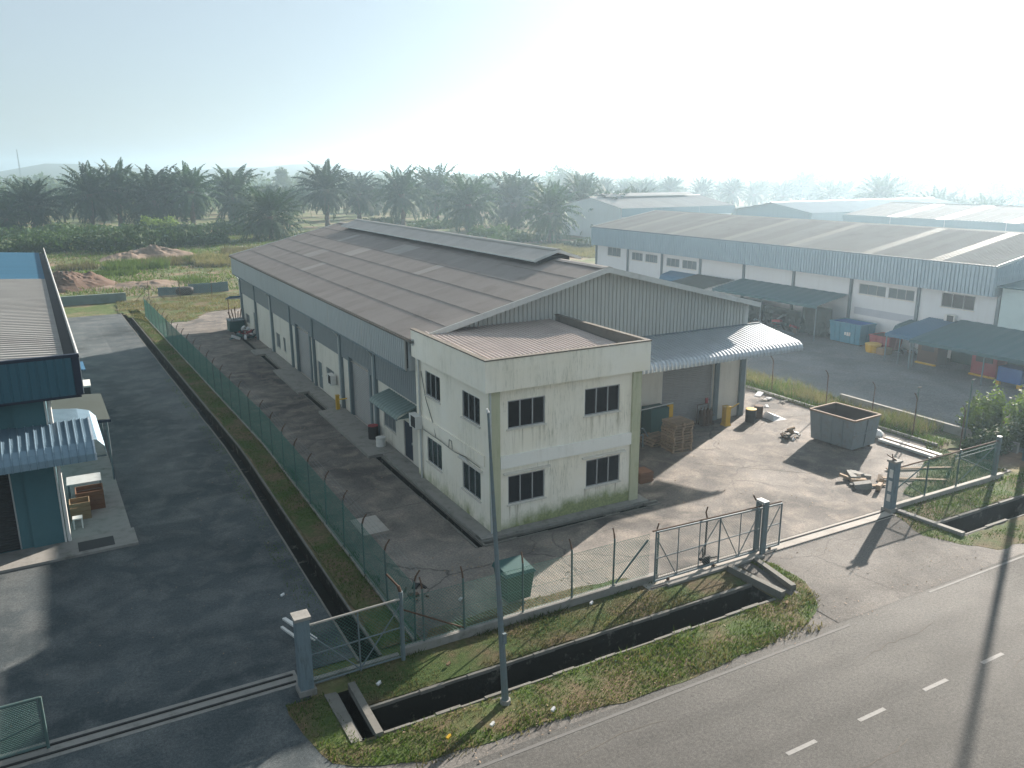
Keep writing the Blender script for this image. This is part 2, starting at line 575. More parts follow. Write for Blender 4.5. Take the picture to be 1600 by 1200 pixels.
AWNG = worn("grey_green_awning", (0.13, 0.185, 0.175), (0.06, 0.08, 0.07), 0.6, 1.2, 0.5, 0.1, 0.05, streak=True)
ASBG = worn("dark_canopy", (0.035, 0.047, 0.042), (0.02, 0.025, 0.02), 0.7, 1.5, 0.9)  # very dark grey green over the whole sheet
YELL = worn("yellow_paint", (0.55, 0.33, 0.02), (0.30, 0.17, 0.02), 0.6, 4, 0.5)
RUST = worn("rusty_steel", (0.095, 0.055, 0.036), (0.04, 0.03, 0.024), 0.8, 6, 0.85)
STEEL = worn("blue_grey_paint", (0.13, 0.175, 0.195), (0.13, 0.085, 0.055), 0.75, 5, 0.55, 0.1)
POSTG = worn("green_grey_post", (0.075, 0.13, 0.125), (0.13, 0.075, 0.045), 0.8, 6, 0.6)
POSTB = worn("blue_painted_pillar", (0.14, 0.19, 0.22), (0.05, 0.055, 0.055), 0.95, 3, 0.75, streak=True)
WIRE = NT("green_wire").bsdf((0.018, 0.135, 0.105), 0.5, 0, None, 0.4)
WIREG = NT("grey_wire").bsdf((0.17, 0.21, 0.21), 0.5, 0.3, None, 0.4)
WOOD = worn("weathered_wood", (0.27, 0.20, 0.14), (0.11, 0.075, 0.05), 0.8, 6, 0.9, rnd=0.22, bump=0.3)
WOODR = worn("red_brown_wood", (0.17, 0.085, 0.05), (0.1, 0.05, 0.03), 0.7, 5, 0.9)
PLASW = worn("white_plastic", (0.62, 0.62, 0.60), (0.32, 0.31, 0.28), 0.5, 4, 0.55)
BINST = worn("painted_skip_steel", (0.20, 0.235, 0.255), (0.16, 0.09, 0.06), 0.6, 2.2, 0.6, 0.15)
SKIPIN = worn("rusty_skip_inside", (0.05, 0.033, 0.027), None, 0.6, 2, 0.9)
BLUEP = worn("blue_plastic", (0.015, 0.10, 0.33), None, 0.4, 2, 0.5)
BLUEC = worn("blue_container_paint", (0.045, 0.19, 0.28), (0.03, 0.07, 0.09), 0.7, 2, 0.6)
REDP = worn("red_paint", (0.25, 0.03, 0.035), (0.1, 0.02, 0.02), 0.6, 2, 0.6)
DGREEN = worn("dark_green_paint", (0.018, 0.075, 0.075), (0.01, 0.03, 0.03), 0.5, 2, 0.6)
BING = worn("green_plastic_bin", (0.018, 0.06, 0.046), (0.02, 0.05, 0.035), 0.5, 2, 0.6)
SACKW = worn("white_sack", (0.55, 0.56, 0.57), (0.3, 0.3, 0.29), 0.6, 3, 0.8)
BLACKP = worn("black_rubber", (0.02, 0.02, 0.021), None, 0.3, 3, 0.75)
CARD = worn("cardboard", (0.24, 0.165, 0.095), (0.2, 0.12, 0.06), 0.5, 3, 0.9)
LINE = worn("road_paint", (0.23, 0.23, 0.222), (0.10, 0.10, 0.095), 1.0, 5, 0.8, fine=90)
EARTH = worn("red_earth", (0.10, 0.062, 0.044), (0.09, 0.055, 0.035), 0.7, 0.5, 0.98, bump=0.9, fine=8)
EARTHG = worn("grey_earth", (0.19, 0.14, 0.105), (0.11, 0.08, 0.06), 0.7, 0.5, 0.98, bump=0.9, fine=8)
BARK = worn("palm_bark", (0.10, 0.08, 0.06), (0.035, 0.035, 0.025), 0.8, 2, 0.95, bump=0.8, fine=10)
FROND = m_leaf("palm_frond", (0.014, 0.038, 0.018), (0.034, 0.070, 0.027), 0.16, 0.7)
BUSHL = m_leaf("bush_leaf", (0.024, 0.052, 0.018), (0.05, 0.09, 0.026), 0.22, 0.7)
HEDGEL = m_leaf("bright_leaf", (0.045, 0.085, 0.02), (0.11, 0.16, 0.03), 0.4)
TREEL = m_leaf("tree_leaf", (0.03, 0.055, 0.022), (0.06, 0.09, 0.03), 0.3)
GRASSG = m_leaf("green_grass_blade", (0.032, 0.062, 0.014), (0.07, 0.105, 0.026), 0.3, 0.8)
GRASSY = m_leaf("dry_grass_blade", (0.085, 0.085, 0.045), (0.17, 0.15, 0.09), 0.25, 0.8)
HILL = worn("distant_hill", (0.035, 0.055, 0.03), (0.02, 0.03, 0.02), 0.6, 0.01, 0.95)

# ------------------------------------------------------------------ the setting: ground, drains, yards, road
def warp(x, y):
    """the left boundary and the neighbour's lot run a little skew to the warehouse"""
    if y <= 42:
        return x
    w = 1.0 if x < 8.5 else max(0.0, (11.5 - x) / 3.0)
    if x < -40:
        w = 0.0
    return x - w * (min(y, 130) - 42) * 2.0 / 52


SIDE_DRAIN = (6.10, 6.75, 20.7, 94.0)
FRONT_DRAIN = (5.65, 19.55, 17.38, 18.48)
RIGHT_DRAIN = (29.9, 150.0, 17.38, 18.55)
APRON_DRAINS = [(12.45, 12.78, 25.72, 37.4), (12.45, 12.78, 46.6, 51.4), (12.45, 12.78, 58.6, 64.4), (12.78, 21.35, 25.72, 26.0), (12.45, 12.78, 66.5, 77.0)]
CULVERT_GAP = (5.08, 5.4, 17.4, 19.55)
HOLES = [SIDE_DRAIN, FRONT_DRAIN, RIGHT_DRAIN, CULVERT_GAP] + APRON_DRAINS


def sheet(name, x0, x1, y0, y1, z, mat, holes=HOLES, kind='structure'):
    xs = {x0, x1} | {v for h in holes for v in h[:2] if x0 < v < x1} | {v for v in (8.5, 11.5, -40.0) if x0 < v < x1}
    ys = {y0, y1} | {v for h in holes for v in h[2:] if y0 < v < y1} | {v for v in (42.0, 94.0, 130.0) if y0 < v < y1}
    xs, ys = sorted(xs), sorted(ys)
    idx, V, F = {}, [], []

    def vid(x, y):
        if (x, y) not in idx:
            idx[(x, y)] = len(V)
            V.append((warp(x, y), y, z))
        return idx[(x, y)]
    for a, b in zip(xs[:-1], xs[1:]):
        for c, d in zip(ys[:-1], ys[1:]):
            mx, my = (a + b) / 2, (c + d) / 2
            if any(h[0] < mx < h[1] and h[2] < my < h[3] for h in holes):
                continue
            F.append((vid(a, c), vid(b, c), vid(b, d), vid(a, d)))
    me = bpy.data.meshes.new(name)
    me.from_pydata(V, [], F)
    me.materials.append(mat)
    me.update()
    o = link(name, me)
    tag(o, kind=kind)
    return o


def label_struct(o, label, cat):
    tag(o, label, cat)
    return o


label_struct(sheet("ground", -2500, 2500, -600, 2500, -0.03, GROUND), "rough grassy waste land around the factories", "ground")
label_struct(sheet("road", -120, 260, -30, 15.32, 0.0, ROAD, []), "grey asphalt public road across the bottom right", "road")
label_struct(sheet("road_shoulder", -40, 120, 15.3, 17.24, -0.008, DRIVE, []), "dusty asphalt shoulder under the edge of the verges", "shoulder")
label_struct(sheet("driveway", 20.2, 31.0, 15.3, 20.6, 0.004, DRIVE, [RIGHT_DRAIN, FRONT_DRAIN]), "worn asphalt driveway between the road and the open gate", "driveway")
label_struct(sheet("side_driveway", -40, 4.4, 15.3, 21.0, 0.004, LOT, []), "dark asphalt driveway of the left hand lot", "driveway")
label_struct(sheet("factory_yard", 8.15, 38.6, 20.62, 91.0, 0.0, YARD), "cracked asphalt yard around the central warehouse", "yard")
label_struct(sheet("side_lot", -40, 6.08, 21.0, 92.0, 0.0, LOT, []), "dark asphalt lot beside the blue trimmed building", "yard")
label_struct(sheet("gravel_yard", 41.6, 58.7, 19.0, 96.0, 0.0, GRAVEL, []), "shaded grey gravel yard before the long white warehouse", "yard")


def drain(name, hole, depth, label, lip=0.12, mat=DRAIN, base=None):
    x0, x1, y0, y1 = hole
    m = MB()
    ys = [y0] + [v for v in (42.0, 60.0, 77.0) if y0 < v < y1] + [y1]
    for a, b in zip(ys[:-1], ys[1:]):
        W = lambda x, y, z: (warp(x, y), y, z)
        m.face(W(x0, a, -depth), W(x1, a, -depth), W(x1, b, -depth), W(x0, b, -depth))
        m.face(W(x0, a, 0.0), W(x0, a, -depth), W(x0, b, -depth), W(x0, b, 0.0))
        m.face(W(x1, b, 0.0), W(x1, b, -depth), W(x1, a, -depth), W(x1, a, 0.0))
    m.face((warp(x0, y0), y0, 0), (warp(x1, y0), y0, 0), (warp(x1, y0), y0, -depth), (warp(x0, y0), y0, -depth))
    m.face((warp(x1, y1), y1, 0), (warp(x0, y1), y1, 0), (warp(x0, y1), y1, -depth), (warp(x1, y1), y1, -depth))
    o = m.build(name, mat)
    tag(o, label, "drain", kind='structure')
    e = MB()
    z0, z1 = -0.06, 0.02
    along_x = (x1 - x0) > (y1 - y0)
    if along_x:
        n = max(1, int((x1 - x0) / (0.7 if x1 - x0 < 40 else 1.4)))
        for i in range(n):
            a, b = x0 + (x1 - x0) * i / n, x0 + (x1 - x0) * (i + 1) / n - 0.004
            j = random.uniform(-0.03, 0.04)
            e.box(a, b, y0 - lip, y0 + 0.03 + j, z0, z1 + j * 0.5)
            e.box(a, b, y1 - 0.03 - j, y1 + lip, z0, z1 + 0.02 + j * 0.5)
    else:
        n = max(1, int((y1 - y0) / 2.4))
        for i in range(n):
            a, b = y0 + (y1 - y0) * i / n, y0 + (y1 - y0) * (i + 1) / n - 0.012
            j = random.uniform(-0.015, 0.02)
            for s0, s1 in ((x0 - lip, x0 + 0.02 + j), (x1 - 0.02 - j, x1 + lip)):
                e.hexa([(warp(s0, a), a, z0), (warp(s1, a), a, z0), (warp(s1, b), b, z0), (warp(s0, b), b, z0)],
                       [(warp(s0, a), a, z1 + j), (warp(s1, a), a, z1 + j), (warp(s1, b), b, z1 + j), (warp(s0, b), b, z1 + j)])
    e.build("kerb", KERB, o)
    return o


drain("roadside_drain", FRONT_DRAIN, 1.1, "deep open concrete drain below the chain link fence", 0.06)
drain("roadside_drain", RIGHT_DRAIN, 1.1, "deep open concrete drain right of the gateway", 0.06)
drain("boundary_drain", SIDE_DRAIN, 0.7, "long narrow open drain beside the green boundary fence", 0.05)
drain("culvert_gap", CULVERT_GAP, 0.8, "dark gap between the left culvert wall and its slab", 0.03)
for i, h in enumerate(APRON_DRAINS):
    drain("apron_drain", h, 0.45, ["open drain slot along the office side wall", "open drain slot between the two roller shutters", "open drain slot beyond the far roller shutter",
                                   "open drain slot along the foot of the office front", "open drain slot at the far end of the warehouse side"][i], 0.05)

# concrete aprons along the warehouse side
ap = MB()
for a, b in ((26.2, 37.4), (37.4, 46.6), (46.6, 51.4), (51.4, 58.6), (58.6, 64.4), (64.4, 66.5)):
    slot = any(h[2] <= a + 0.01 and h[3] >= b - 0.01 for h in APRON_DRAINS) or a < 27
    ap.box(12.84 if slot else 12.12, 13.7, a + 0.01, b - 0.01, 0.0, 0.13 + random.uniform(-0.01, 0.02))
tag(ap.build("side_apron", CONC_D), "stained concrete apron along the warehouse side wall", "apron", kind='structure')
ap = MB()
ap.box(12.84, 20.95, 26.06, 26.6, 0.0, 0.12)
ap.box(20.45, 20.98, 26.61, 33.9, 0.0, 0.12)
tag(ap.build("office_apron", CONC_D), "narrow concrete plinth round the office foot", "apron", kind='structure')

# gate track strip with two rails
gt = MB()
gt.box(16.2, 29.2, 19.86, 20.56, -0.02, 0.014)
trk = tag(gt.build("gate_track", CONC), "pale concrete gate track strip across the gateway", "track", kind='structure')
for y in (19.93, 20.40):
    MB().box(16.3, 29.1, y - 0.025, y + 0.025, 0.014, 0.05).build("rail", BLACKP, trk)
gt = MB()
gt.box(-12, 4.3, 20.45, 21.2, -0.02, 0.016)
trk = tag(gt.build("gate_track", CONC_D), "concrete gate track strip across the left driveway", "track", kind='structure')
for y in (20.62, 20.98):
    MB().box(-12, 4.2, y - 0.03, y + 0.03, 0.016, 0.05).build("rail", BLACKP, trk)


# grass verges: raised mats with ragged outlines, blades on top
def ragged(poly, step=0.45, amp=0.10):
    out = []
    for (x0, y0), (x1, y1) in zip(poly, poly[1:] + poly[:1]):
        L = math.hypot(x1 - x0, y1 - y0)
        n = max(1, int(L / step))
        for i in range(n):
            t = i / n
            j = random.uniform(-amp, amp) if i else 0
            nx, ny = -(y1 - y0) / L, (x1 - x0) / L
            out.append((x0 + (x1 - x0) * t + nx * j, y0 + (y1 - y0) * t + ny * j))
    return out


def turf(name, poly, label, z=0.008, amp=0.1, mat=TURF, drop=0.02):
    p = ragged(poly, amp=amp)
    m = MB()
    m.face(*[(x, y, z) for x, y in p])
    for (x0, y0), (x1, y1) in zip(p, p[1:] + p[:1]):
        m.face((x0, y0, z - drop), (x1, y1, z - drop), (x1, y1, z), (x0, y0, z))
    o = m.build(name, mat)
    return tag(o, label, "grass verge", kind='structure'), p


def inside(px, py, poly):
    poly = np.array(poly)
    x0, y0 = poly[:, 0], poly[:, 1]
    x1, y1 = np.roll(x0, -1), np.roll(y0, -1)
    c = np.zeros(len(px), bool)
    for a, b, d, e in zip(x0, y0, x1, y1):
        if abs(e - b) < 1e-9:
            continue
        k = ((b > py) != (e > py)) & (px < (d - a) * (py - b) / (e - b) + a)
        c ^= k
    return c


def vnoise(x, y, s):
    return (np.sin(x * 1.7 * s + 1.3 * np.sin(y * 1.1 * s)) + np.sin(y * 2.3 * s + 1.7 * np.sin(x * 0.7 * s + 2)) + np.sin((x + y) * 0.9 * s + 3)) / 3


def blades(name, poly, dens, h, mat, label, z=0.008, w=0.018, bare=None, ns=0.8, lean=0.5, cat="grass"):
    poly = np.array(poly)
    lo, hi = poly.min(0), poly.max(0)
    n = int(dens * (hi[0] - lo[0]) * (hi[1] - lo[1]))
    P = RNG.random((n, 2)) * (hi - lo) + lo
    k = inside(P[:, 0], P[:, 1], poly)
    if bare is not None:
        k &= vnoise(P[:, 0], P[:, 1], ns) + RNG.normal(0, 0.25, n) > bare
    P = P[k]
    n = len(P)
    a = RNG.random(n) * 2 * np.pi
    hh = RNG.uniform(h[0], h[1], n) * (0.75 + 0.35 * vnoise(P[:, 0], P[:, 1], 0.6))
    ln = RNG.normal(0, lean, (n, 2)) * hh[:, None]
    d = np.stack([np.cos(a), np.sin(a)], 1) * w * RNG.uniform(0.6, 1.3, n)[:, None]
    V = np.zeros((n, 3, 3))
    V[:, 0, :2] = P - d
    V[:, 1, :2] = P + d
    V[:, 2, :2] = P + ln
    V[:, :2, 2] = z - 0.01
    V[:, 2, 2] = z + hh
    o = link(name, np_mesh(name, V.reshape(-1, 3), np.arange(n * 3).reshape(n, 3), mat))
    return tag(o, label, cat, kind='stuff')


V1A = [(4.15, 16.9), (5.2, 16.25), (6.2, 15.85), (8.5, 15.72), (12.3, 15.35), (17.2, 15.45), (19.3, 15.75), (20.5, 16.4), (21.35, 17.7), (21.45, 19.2), (21.2, 19.75), (20.72, 19.75),
       (20.6, 17.3), (19.4, 17.26), (5.3, 17.26), (5.0, 17.3), (4.75, 19.7), (3.7, 19.7), (3.75, 18.8)]
V1B = [(5.65, 18.63), (19.5, 18.63), (19.5, 20.28), (5.55, 20.28)]
V2A = [(29.2, 20.1), (28.35, 18.1), (28.9, 16.9), (29.7, 15.9), (32, 15.75), (40, 15.6), (90, 15.6), (90, 17.24), (29.9, 17.24), (29.62, 17.3), (29.62, 19.9)]
V2B = [(29.95, 18.7), (90, 18.7), (90, 20.3), (29.95, 20.3)]
_, pa = turf("grass_verge", V1A, "green grass verge between the drain and the road")
_, pb = turf("grass_verge", V1B, "brown patchy grass strip between fence and drain", amp=0.03)
_, pc = turf("grass_verge", V2A, "grass verge right of the driveway by the road")
_, pd = turf("grass_verge", V2B, "shaded grass strip behind the right hand drain", amp=0.03)
blades("grass", V1A, 420, (0.05, 0.14), GRASSG, "short green grass on the roadside verge", bare=-0.25, ns=0.9)
blades("grass", V1A, 120, (0.05, 0.16), GRASSY, "dry stalks among the roadside verge grass", bare=-0.1, ns=1.3)
blades("grass", V1B, 260, (0.04, 0.10), GRASSY, "dry brownish grass below the front fence", bare=-0.2)
blades("grass", V1B, 200, (0.04, 0.10), GRASSG, "green tufts among the dry grass below the front fence", bare=0.1)
blades("grass", [(x, y) for x, y in V2A if x < 60] + [(45, 17.2)], 260, (0.05, 0.13), GRASSG, "green grass on the verge right of the driveway", bare=-0.4)
blades("grass", [(29.95, 18.7), (44, 18.7), (44, 20.3), (29.95, 20.3)], 260, (0.05, 0.13), GRASSG, "green grass behind the right hand drain", bare=-0.6)
strip = [(6.9, 21), (7.95, 21), (7.95, 42), (warp(7.95, 94), 94), (warp(6.9, 94), 94), (6.9, 42)]
_, pe = turf("grass_verge", strip, "narrow grass strip between boundary drain and green fence", 0.03, 0.02)
blades("grass", strip, 160, (0.05, 0.14), GRASSG, "grass along the foot of the green boundary fence", z=0.03, bare=-0.3)
strip2 = [(5.2, 21.2), (6.0, 21.2), (6.0, 42), (warp(6.0, 60), 60), (warp(5.6, 60), 60), (5.5, 42)]
blades("grass", strip2, 110, (0.03, 0.10), GRASSG, "weeds between the left lot and the drain", z=0.0, bare=0.0)
inner = [(8.15, 20.62), (16.2, 20.62), (16.0, 21.0), (12.5, 21.35), (8.6, 21.3)]
turf("grass_verge", inner, "thin grass edge inside the front fence", 0.03, 0.06)
blades("grass", inner, 160, (0.04, 0.14), GRASSY, "dry weeds inside the front fence", z=0.03, bare=-0.3)
# rank tufts along kerbs, drain lips and verge edges
blades("grass_tuft", [(5.7, 18.55), (19.5, 18.55), (19.5, 18.85), (5.7, 18.85)], 170, (0.10, 0.26), GRASSY, "rank tufts along the back lip of the roadside drain", bare=0.0, ns=1.6)
blades("grass_tuft", [(5.4, 17.0), (19.4, 17.0), (19.4, 17.33), (5.4, 17.33)], 200, (0.08, 0.22), GRASSG, "rank tufts leaning over the front lip of the drain", bare=0.0, ns=1.4)
blades("grass_tuft", [(7.4, 20.1), (16.8, 20.1), (16.8, 20.3), (7.4, 20.3)], 220, (0.10, 0.3), GRASSG, "weeds along the foot of the fence plinth", bare=0.1, ns=1.5)
blades("grass_tuft", [(5.0, 15.7), (9, 15.5), (19.5, 15.3), (21.2, 17.0), (20.6, 17.2), (19, 15.9), (9, 16.0), (5, 16.3)], 160, (0.06, 0.2), GRASSY, "ragged dry fringe of the verge along the road", bare=0.05, ns=1.8)
blades("grass_tuft", [(7.75, 21), (8.3, 21), (8.3, 42), (7.75, 42)], 120, (0.08, 0.3), GRASSG, "weeds under the green boundary fence", bare=0.0, ns=1.2)
# grass between the yards (right boundary)
bnd = [(38.5, 24), (41.7, 24), (41.7, 92), (38.5, 92)]
turf("grass_verge", bnd, "overgrown strip between the two factory yards", 0.04, 0.15)
blades("tall_grass", [(39.2, 26), (41.6, 26), (41.6, 60), (39.2, 60)], 120, (0.45, 1.0), GRASSY, "tall straw coloured grass along the right boundary", z=0.04, w=0.022, bare=-0.3, ns=0.5, lean=0.35)
blades("tall_grass", [(39.2, 26), (41.6, 26), (41.6, 60), (39.2, 60)], 70, (0.3, 0.8), GRASSG, "green stems among the straw grass on the right boundary", z=0.04, w=0.024, bare=-0.3, ns=0.7, lean=0.35)
blades("grass", [(38.55, 24.4), (39.8, 24.4), (39.8, 60), (38.55, 60)], 150, (0.15, 0.45), GRASSG, "green weeds along the right boundary kerb", z=0.04, w=0.022, bare=-0.5)
cor = [(31.5, 20.75), (38.4, 20.75), (38.4, 25.0), (36.4, 23.6), (33.6, 22.2), (31.5, 21.3)]
turf("grass_verge", cor, "grassy corner behind the right hand fence", 0.03, 0.15)
blades("grass", cor, 240, (0.06, 0.2), GRASSG, "green weeds in the corner behind the right hand fence", z=0.03, bare=-0.5)
# back of the yard
back = [(6.0, 84.5), (9.5, 83.5), (12.5, 88.5), (20, 90.5), (38, 89), (38, 101), (4.2, 101), (4.0, 93)]
turf("grass_verge", back, "rough grass at the far end of the factory yard", 0.03, 0.3)
blades("grass", back, 34, (0.12, 0.4), GRASSY, "yellowish grass at the far end of the yard", z=0.03, w=0.04, bare=-0.2)

# low walls, kerbs under the fences
kb = MB()
kb.box(7.3, 16.9, 20.3, 20.5, -0.1, 0.26)
tag(kb.build("fence_plinth", CONC_D), "long low mouldy concrete plinth under the front chain link fence", "wall")
kb = MB()
kb.box(16.92, 21.5, 19.75, 19.88, -0.1, 0.10)
kb.box(4.5, 7.2, 20.28, 20.44, -0.1, 0.12)
tag(kb.build("fence_kerb", CONC_D), "low concrete kerbs at the foot of the gates", "kerb", kind='structure')
kb = MB()
kb.box(29.6, 37.4, 20.32, 20.5, -0.1, 0.2)
tag(kb.build("fence_plinth", CONC), "concrete plinth under the right hand green fence", "wall")
kb = MB()
kb.box(38.62, 38.78, 24.6, 90, -0.1, 0.16)
tag(kb.build("boundary_kerb", CONC_D), "dark concrete kerb along the right boundary of the yard", "kerb", kind='structure')
kb = MB()
kb.box(41.3, 41.5, 22, 33, -0.1, 0.5)
tag(kb.build("boundary_wall", CONC_D), "low concrete wall beside the gravel yard", "wall")

# culvert wing walls at both ends of the roadside drain
def wing(name, label, a, b, w, h0, h1, mat):
    a, b = Vector(a), Vector(b)
    d = (b - a).normalized()
    s = Vector((-d.y, d.x, 0)) * w / 2
    m = MB()
    m.hexa([a - s - Vector((0, 0, 1.2)), b - s - Vector((0, 0, 1.2)), b + s - Vector((0, 0, 1.2)), a + s - Vector((0, 0, 1.2))],
           [a - s + Vector((0, 0, h0)), b - s + Vector((0, 0, h1)), b + s + Vector((0, 0, h1)), a + s + Vector((0, 0, h0))])
    return tag(m.build(name, mat), label, "wall")


wing("culvert_wall", "concrete culvert wall at the left end of the roadside drain", (5.5, 19.6, 0), (5.5, 17.25, 0), 0.2, 0.18, 0.14, KERB)
wing("culvert_wall", "concrete culvert wall closing the drain before the gate", (19.6, 19.65, 0), (19.85, 17.3, 0), 0.22, 0.24, 0.24, KERB)
wing("culvert_wall", "second culvert wall beside the driveway verge", (21.0, 19.75, 0), (20.55, 17.5, 0), 0.2, 0.12, 0.2, KERB)
wing("culvert_wall", "concrete culvert wall at the start of the right hand drain", (29.55, 20.1, 0), (29.7, 17.3, 0), 0.22, 0.1, 0.16, CONC_D)
sl = MB()
sl.hexa([(4.72, 17.35, -0.2), (5.06, 17.35, -0.2), (5.06, 19.6, -0.2), (4.72, 19.6, -0.2)], [(4.78, 17.35, 0.03), (5.06, 17.35, 0.0), (5.06, 19.6, 0.02), (4.72, 19.6, 0.05)])
tag(sl.build("culvert_slab", KERB), "sloping mouldy concrete slab beside the left culvert wall", "slab")

# road paint
FADED = worn("faded_road_paint", (0.18, 0.18, 0.175), (0.10, 0.10, 0.095), 1.0, 3, 0.85)
FADED2 = worn("nearly_gone_road_paint", (0.118, 0.117, 0.113), (0.095, 0.095, 0.09), 1.0, 3, 0.85)
road = bpy.data.objects["road"]
for i in range(-6, 22):
    x = 14.16 + 2.625 * i
    j = random.uniform(-0.04, 0.04)
    MB().box(x + j, x + 1.02 + j, 11.70, 11.82, 0.0, 0.005).build("centre_dash", LINE, road)
MB().box(24.5, 70, 15.1, 15.19, 0.0, 0.006).build("edge_line", FADED, road)
MB().box(6.0, 20.4, 15.0, 15.1, 0.0, 0.006).build("edge_line", FADED2, road)
for pts in ([(19.2, 13.6), (20.6, 13.75), (21.8, 13.7), (23.0, 13.95)], [(21.4, 9.9), (22.9, 10.3), (24.2, 10.2), (26.0, 10.7)], [(22.6, 11.2), (23.6, 11.4), (24.4, 11.25), (25.6, 11.5)], [(9.5, 14.2), (11.0, 14.35), (12.6, 14.2)], [(15.0, 10.6), (16.4, 10.5), (17.5, 10.75)]):
    m = MB()
    fine = []
    for (xa, ya), (xb, yb) in zip(pts[:-1], pts[1:]):
        for k in range(5):
            fine.append((xa + (xb - xa) * k / 5 + random.uniform(-0.03, 0.03), ya + (yb - ya) * k / 5 + random.uniform(-0.05, 0.05)))
    for (xa, ya), (xb, yb) in zip(fine[:-1], fine[1:]):
        m.bar((xa, ya, 0.002), (xb, yb, 0.002), random.uniform(0.012, 0.028), 0.003)
    m.build("crack", COPE, road)
# concrete cover slab, repair patches
sb = MB()
sb.box(8.95, 10.05, 28.85, 30.55, -0.01, 0.03)
tag(sb.build("cover_slab", CONC), "pale square concrete cover slab in the side yard", "slab")
jt = MB()
for x0, y0, x1, y1 in ((27.5, 31.9, 36.3, 32.1), (26.0, 28.9, 31.8, 23.2), (33.0, 33.2, 38.4, 31.5), (31.7, 30.8, 38.4, 34.6)):
    jt.bar((x0, y0, 0.0025), (x1, y1, 0.0025), 0.035, 0.003)
tag(jt.build("slab_joint", COPE), "dark joint lines in the sunlit yard paving", "joint", kind='structure')


# grit, leaves and crumbs of rubbish that gather on the paving
def grit(name, rects, n, size, mat, label, holes=HOLES):
    P = []
    for x0, x1, y0, y1, share in rects:
        k = int(n * share)
        P.append(np.stack([RNG.uniform(x0, x1, k), RNG.uniform(y0, y1, k)], 1))
    P = np.concatenate(P)
    keep = vnoise(P[:, 0], P[:, 1], 1.1) + RNG.normal(0, 0.4, len(P)) > 0
    for h in holes:
        keep &= ~((P[:, 0] > h[0] - 0.1) & (P[:, 0] < h[1] + 0.1) & (P[:, 1] > h[2] - 0.1) & (P[:, 1] < h[3] + 0.1))
    P = P[keep]
    n = len(P)
    a = RNG.random(n) * 6.28
    s = size * RNG.uniform(0.4, 1.5, n)
    d1 = np.stack([np.cos(a), np.sin(a), RNG.uniform(-0.3, 0.3, n)], 1) * s[:, None]
    d2 = np.stack([-np.sin(a), np.cos(a), RNG.uniform(0.1, 0.6, n)], 1) * s[:, None] * 0.6
    c = np.stack([P[:, 0], P[:, 1], np.full(n, 0.03)], 1)
    V = np.stack([c - d1, c - d2, c + d1, c + d2], 1).reshape(-1, 3)
    o = link(name, np_mesh(name, V, np.arange(4 * n).reshape(n, 4), mat))
    return tag(o, label, "litter", kind='stuff')


grit("leaf_litter", [(8.3, 16, 21, 25, 0.3), (8.3, 12.3, 25, 75, 0.3), (22, 38, 21, 33, 0.25), (35, 38.5, 24, 60, 0.15)], 2600, 0.035, WOOD, "dry leaves and crumbs scattered over the factory yard")
grit("leaf_litter", [(2.5, 5.9, 21.5, 60, 0.7), (-3, 5.5, 21.5, 34, 0.3)], 500, 0.022, WOOD, "dry crumbs scattered over the left lot")
grit("leaf_litter", [(4, 22, 15.0, 17.3, 0.6), (22, 32, 15.2, 20, 0.4)], 900, 0.03, WOOD, "leaves and grit along the road edge")

# ------------------------------------------------------------------ building helpers
def wall_holes(m, axis, c, s0, s1, z0, z1, holes, depth, sign):
    """front faces of a wall in the plane axis = c with rectangular holes (s0, s1, z0, z1); reveals go back by depth against sign"""
    P = (lambda s, z, d=0.0: (c - sign * d, s, z)) if axis == 'x' else (lambda s, z, d=0.0: (s, c - sign * d, z))
    ss = sorted({s0, s1} | {v for h in holes for v in h[:2]})
    zs = sorted({z0, z1} | {v for h in holes for v in h[2:]})
    for a, b in zip(ss[:-1], ss[1:]):
        for e, f in zip(zs[:-1], zs[1:]):
            if any(h[0] < (a + b) / 2 < h[1] and h[2] < (e + f) / 2 < h[3] for h in holes):
                continue
            m.face(P(a, e), P(b, e), P(b, f), P(a, f))
    for h in holes:
        a, b, e, f = h
        m.face(P(a, e), P(a, e, depth), P(a, f, depth), P(a, f))
        m.face(P(b, e), P(b, e, depth), P(b, f, depth), P(b, f))
        m.face(P(a, f), P(b, f), P(b, f, depth), P(a, f, depth))
        m.face(P(a, e), P(b, e), P(b, e, depth), P(a, e, depth))
    return m


